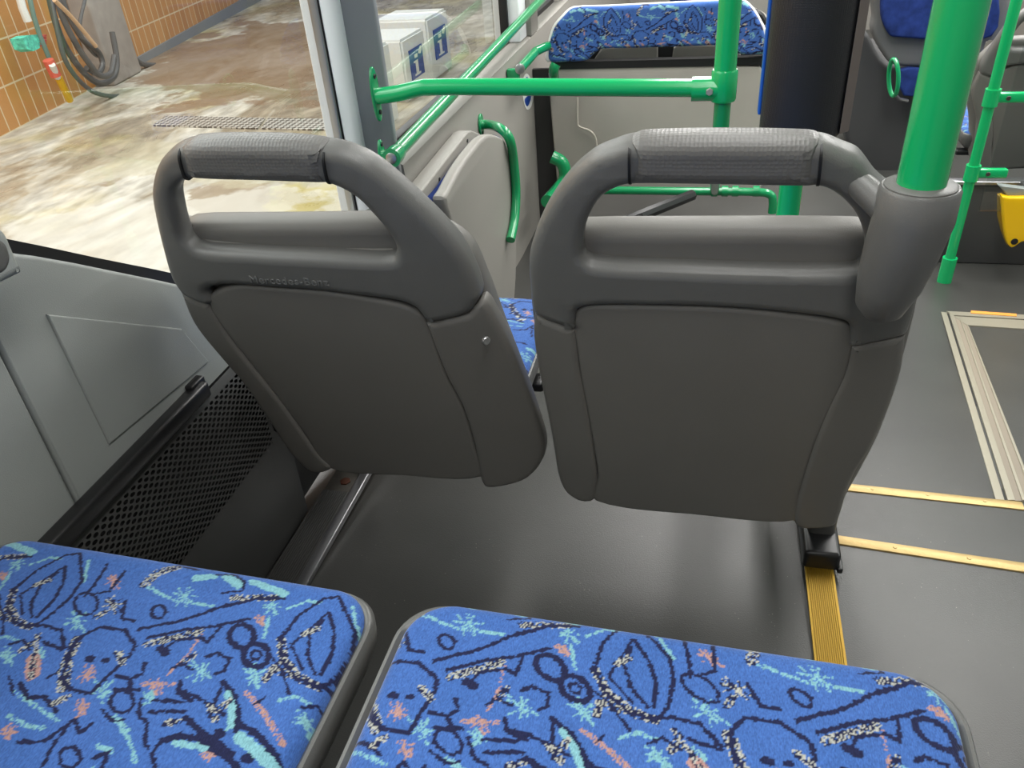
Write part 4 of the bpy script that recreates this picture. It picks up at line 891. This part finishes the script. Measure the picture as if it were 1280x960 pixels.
tw = bmo('wall_outside', bm, TILES, smooth=None); tw.matrix_world = Matrix.Translation(A-Vector((0, 0, 0)))@Matrix.Rotation(math.atan2(wd.y, wd.x), 4, 'Z'); tag(tw, kind='structure')
# dark plinth strip and pipe column
def wquad(name, pts, off, th, m, par=None):
    bm = bmesh.new(); q = [onw(*p, off) for p in pts]; lo_ = [bm.verts.new(p-wn*th) for p in q]; hi = [bm.verts.new(p) for p in q]; n = len(q)
    bm.faces.new(hi); bm.faces.new(lo_[::-1])
    for k in range(n): bm.faces.new((lo_[k], lo_[(k+1) % n], hi[(k+1) % n], hi[k]))
    return bmo(name, bm, m, par, None)
sgn = 1 if (Vector((0, 0, 0))-A).dot(wn) > 0 else -1
if sgn < 0: wn = -wn
bs_ = wquad('trim_7', [(165, 92), (420, -53), (420, -66), (165, 76)], .03, .04, mat('plinth_grey', (136, 138, 142), .6)); bs_['kind'] = 'structure'
cl = onw(150, 60, .1)
PIPE = mat('grey_pipe', (172, 164, 158), .45, var=.1, vscale=8)
ca = onw(112, 0, .12); cb = onw(150, 80, .12)
pm = onw(136, 40, .15); pmb = Vector((pm.x, pm.y, GZ))
cbm = bmesh.new(); 
colx = (onw(165, 88, .1)-onw(122, 78, .1)).length
add_box(cbm, (-colx*.55, -.12, 0), (colx*.4, .12, 3.6), .03); colo = bmo('column', cbm, PIPE); colo.matrix_world = Matrix.Translation(Vector((onw(148, 85, .12).x, onw(148, 85, .12).y, GZ)))@Matrix.Rotation(math.atan2(wd.y, wd.x), 4, 'Z')
tag(colo, 'grey vertical column against the orange tiled wall behind the hanging hoses', 'column')
HOSE = mat('hose_rubber', (92, 90, 90), .45); HOSEL = mat('pale_hose', (214, 176, 138), .5)
def hose(px, r, m, label, off=.35):
    pts = smooth_path([onw(x, y, off) for x, y in px], 6)
    tag(place(tube('hose', pts, r, m, seg=10)), label, 'hose', 'hoses at the tiled wall')
hose([(57, -30), (66, 15), (80, 55), (104, 90), (125, 104), (142, 96), (146, 75), (140, 40)], .03, HOSE, 'thick dark hose in the leftmost hanging loop on the tiled wall', .4)
hose([(66, -30), (76, 15), (95, 55), (112, 80), (124, 94), (138, 92), (143, 70)], .028, HOSE, 'dark hose loop just inside the outermost one on the tiled wall', .5)
hose([(71, -30), (82, 12), (104, 50), (122, 64), (128, 80), (122, 92), (108, 85)], .028, HOSE, 'innermost dark hose curling into small coils on the tiled wall', .3)
hose([(60, -30), (72, 40), (85, 82), (112, 112), (138, 120), (160, 118), (190, 108)], .022, HOSE, 'grey hose whose end trails onto the wet floor by the wall', .45)
hose([(106, 0), (100, 30), (104, 50), (118, 68), (124, 70)], .018, HOSE, 'thin dark hose crossing behind the pale hose', .25)
hose([(168, 72), (178, 80), (200, 82), (228, 84), (238, 90), (234, 96)], .03, HOSE, 'dark hose lying on the concrete right of the column', .2)
hose([(68, 0), (90, 22), (120, 58)], .02, HOSEL, 'pale tan hose running diagonally to the column', .55)
br = thing('washing_brush', 'wash brush with mint bristles and a red handle hanging on the tiled wall', 'brush', onw(42, 50, .2))
wquad('brush_head', [(28, 48), (36, 44), (47, 43), (51, 50), (50, 60), (42, 64), (34, 61)], .24, .12, mat('mint_bristles', (96, 214, 190), .8, bump=1, bscale=40, var=.4, vscale=30), br)
for k in range(4): wquad('red_tooth', [(49, 47+k*3.2), (58, 43+k*3.2), (59, 45+k*3.2), (50, 49+k*3.2)], .24, .05, mat('red_plastic', (200, 84, 76), .5), br)
tag(place(tube('wash_pole', [onw(19, -25, .3), onw(28, 10, .3), onw(35, 27, .3)], .035, WHITE, seg=10)), 'white upper end of a pole leaning on the tiled wall above the mint brush', 'pole')
tag(place(tube('wash_pole', [onw(32, -25, .25), onw(42, 20, .25), onw(50, 45, .25), onw(62, 74, .25)], .022, mat('greygreen_pole', (120, 150, 140), .5), seg=10)), 'grey green pole reaching down to the mint brush on the tiled wall', 'pole')
lt_ = thing('lance', 'yellow lance with a red and white head leaning at the foot of the tiled wall', 'lance', onw(88, 125, .2))
tube('yellow_shaft', [onw(73, 97, .3), onw(87, 125, .2)], .035, YELLOW, lt_, 10); tube('red_joint', [onw(60, 75, .3), onw(70, 95, .3)], .05, mat('coral_red', (232, 110, 90), .5), lt_, 10); tube('white_collar', [onw(65, 81, .34), onw(72, 97, .3)], .03, WHITE, lt_, 10)
# drain grate
GRATE = mat('steel_grate', (196, 194, 190), .4, .4)
def grate_nodes(m):
    b = m.node_tree.nodes['Principled BSDF']; tc = N(m, 'ShaderNodeTexCoord'); ck = N(m, 'ShaderNodeTexChecker'); ck.inputs['Scale'].default_value = 26
    ck.inputs[1].default_value = (*lin((216, 214, 208)), 1); ck.inputs[2].default_value = (*lin((110, 104, 98)), 1)
    mp = N(m, 'ShaderNodeMapping'); mp.inputs['Rotation'].default_value = (0, 0, .78); L(m, tc.outputs['Object'], mp.inputs[0]); L(m, mp.outputs[0], ck.inputs[0]); L(m, ck.outputs[0], b.inputs['Base Color'])
grate_nodes(GRATE)
dg_ = thing('drain_grate', 'long perforated steel drain grate in the wash hall floor', 'grate', onz(310, 155, GZ))
def gq(name, pts, h, m):
    bm = bmesh.new(); q = [onz(*p, GZ) for p in pts]; lo_ = [bm.verts.new(p+Vector((0, 0, .001))) for p in q]; hi = [bm.verts.new(p+Vector((0, 0, h))) for p in q]
    bm.faces.new(hi); bm.faces.new(lo_[::-1])
    for k in range(4): bm.faces.new((lo_[k], lo_[(k+1) % 4], hi[(k+1) % 4], hi[k]))
    bmo(name, bm, m, dg_, None)
gq('grate_panel', [(208, 146), (332, 149), (322, 162), (192, 158)], .012, GRATE); gq('grate_panel', [(336, 149), (470, 151), (470, 165), (326, 162)], .012, GRATE)

# info cabinets
def cabinet(bpx, dirpx, tpy, depth, label, sign=True):
    """bpx: bottom-left of sign face; face runs away towards dirpx"""
    a = onz(*bpx, GZ); b = onz(*dirpx, GZ); d = b-a; d.z = 0; w = d.length; d.normalize(); n = Vector((-d.y, d.x, 0))
    if n.x > 0: n = -n
    rr = ray(bpx[0], bpx[1]); 
    # height from the pixel row above the same ground point
    best = min(((abs(projy(a+Vector((0, 0, h)))-tpy), h) for h in np.linspace(.2, 3, 281)))[1]
    t = thing('info_cabinet', label, 'cabinet', a, 'cabinets in the wash hall')
    bm = bmesh.new(); q = [a, b, b+n*depth, a+n*depth]
    lo_ = [bm.verts.new(Vector((p.x, p.y, GZ))) for p in q]; hi = [bm.verts.new(Vector((p.x, p.y, GZ+best))) for p in q]
    bm.faces.new(hi); bm.faces.new(lo_[::-1])
    for k in range(4): bm.faces.new((lo_[k], lo_[(k+1) % 4], hi[(k+1) % 4], hi[k]))
    bmesh.ops.bevel(bm, geom=list(bm.edges), offset=.02, segments=2, affect='EDGES'); bmo('body', bm, WHITE, t)
    if sign:
        f = lambda s, z, o=.008: a+d*(s*w)+Vector((0, 0, z*best))-n*o
        def pq(name, pts, m, o, th=.006, par=t):
            bm = bmesh.new(); lo2 = [bm.verts.new(f(s, z, o-th)) for s, z in pts]; hi2 = [bm.verts.new(f(s, z, o)) for s, z in pts]; k_ = len(pts)
            bm.faces.new(hi2); bm.faces.new(lo2[::-1])
            for k in range(k_): bm.faces.new((lo2[k], lo2[(k+1) % k_], hi2[(k+1) % k_], hi2[k]))
            return bmo(name, bm, m, par, None)
        s_ = pq('blue_sign', [(.22, .30), (.80, .30), (.80, .78), (.22, .78)], BLUEL, .008)
        pq('letter_i', [(.36, .34), (.62, .34), (.62, .37), (.54, .37), (.54, .58), (.36, .58), (.36, .55), (.43, .55), (.43, .37), (.36, .37)], WHITE, .011, .004)
        pq('letter_i', [(.42, .62), (.55, .62), (.55, .68), (.42, .68)], WHITE, .011, .004)
        pq('hand_symbol', [(.60, .66), (.70, .64), (.76, .70), (.76, .76), (.70, .76), (.66, .72), (.62, .73)], WHITE, .011, .004)
def projy(p):
    q = Vector(p)-Vector((0, 0, H)); c = CX*q.x+CY*q.y+CZ*q.z; return 480+F*c.y/c.z
cabinet((512, 128), (538, 108), 50, .55, 'nearer white cabinet with a blue i sign seen through the far window')
cabinet((542, 102), (566, 84), 24, .55, 'farther white cabinet with a blue i sign seen through the far window')
cabinet((484, 160), (500, 148), 60, .5, 'plain pale cabinet without sign, left of the two with blue signs', False)
# ------------------------------------------------------------------ lights
def area(name, loc, rot, sx, sy, e, c=(1, 1, 1)):
    l = bpy.data.lights.new(name, 'AREA'); l.shape = 'RECTANGLE'; l.size = sx; l.size_y = sy; l.energy = e; l.color = c
    o = bpy.data.objects.new(name, l); COL.objects.link(o); o.location = loc; o.rotation_euler = rot; return o
area('hall_lamp', (-4.2, 5, 4.2), (0, 0, 0), 3, 12, 560, (1, .99, .97))
area('hall_lamp', (-3.2, -1, 3.2), (0, math.radians(-35), 0), 3, 5, 110, (.97, .99, 1))
area('bus_area_light', (.15, .3, 2.06), (0, 0, 0), .3, 2.4, 25, (1, .99, .97))  # added fill light over the camera, lifts the seat backs and wall
area('bus_area_light', (.0, 4.4, 2.08), (0, 0, 0), .3, 4.5, 92, (1, .98, .95))
area('bus_area_light', (1.2, 3.9, 2.08), (0, 0, 0), .35, 3.8, 95, (1, .98, .95))
area('hall_lamp', (5, 3, 4), (0, math.radians(45), 0), 3, 8, 300, (1, .99, .97))
w = bpy.data.worlds.new('world'); w.use_nodes = True; w.node_tree.nodes['Background'].inputs[0].default_value = (.9, .95, 1, 1); w.node_tree.nodes['Background'].inputs[1].default_value = .35; SC.world = w
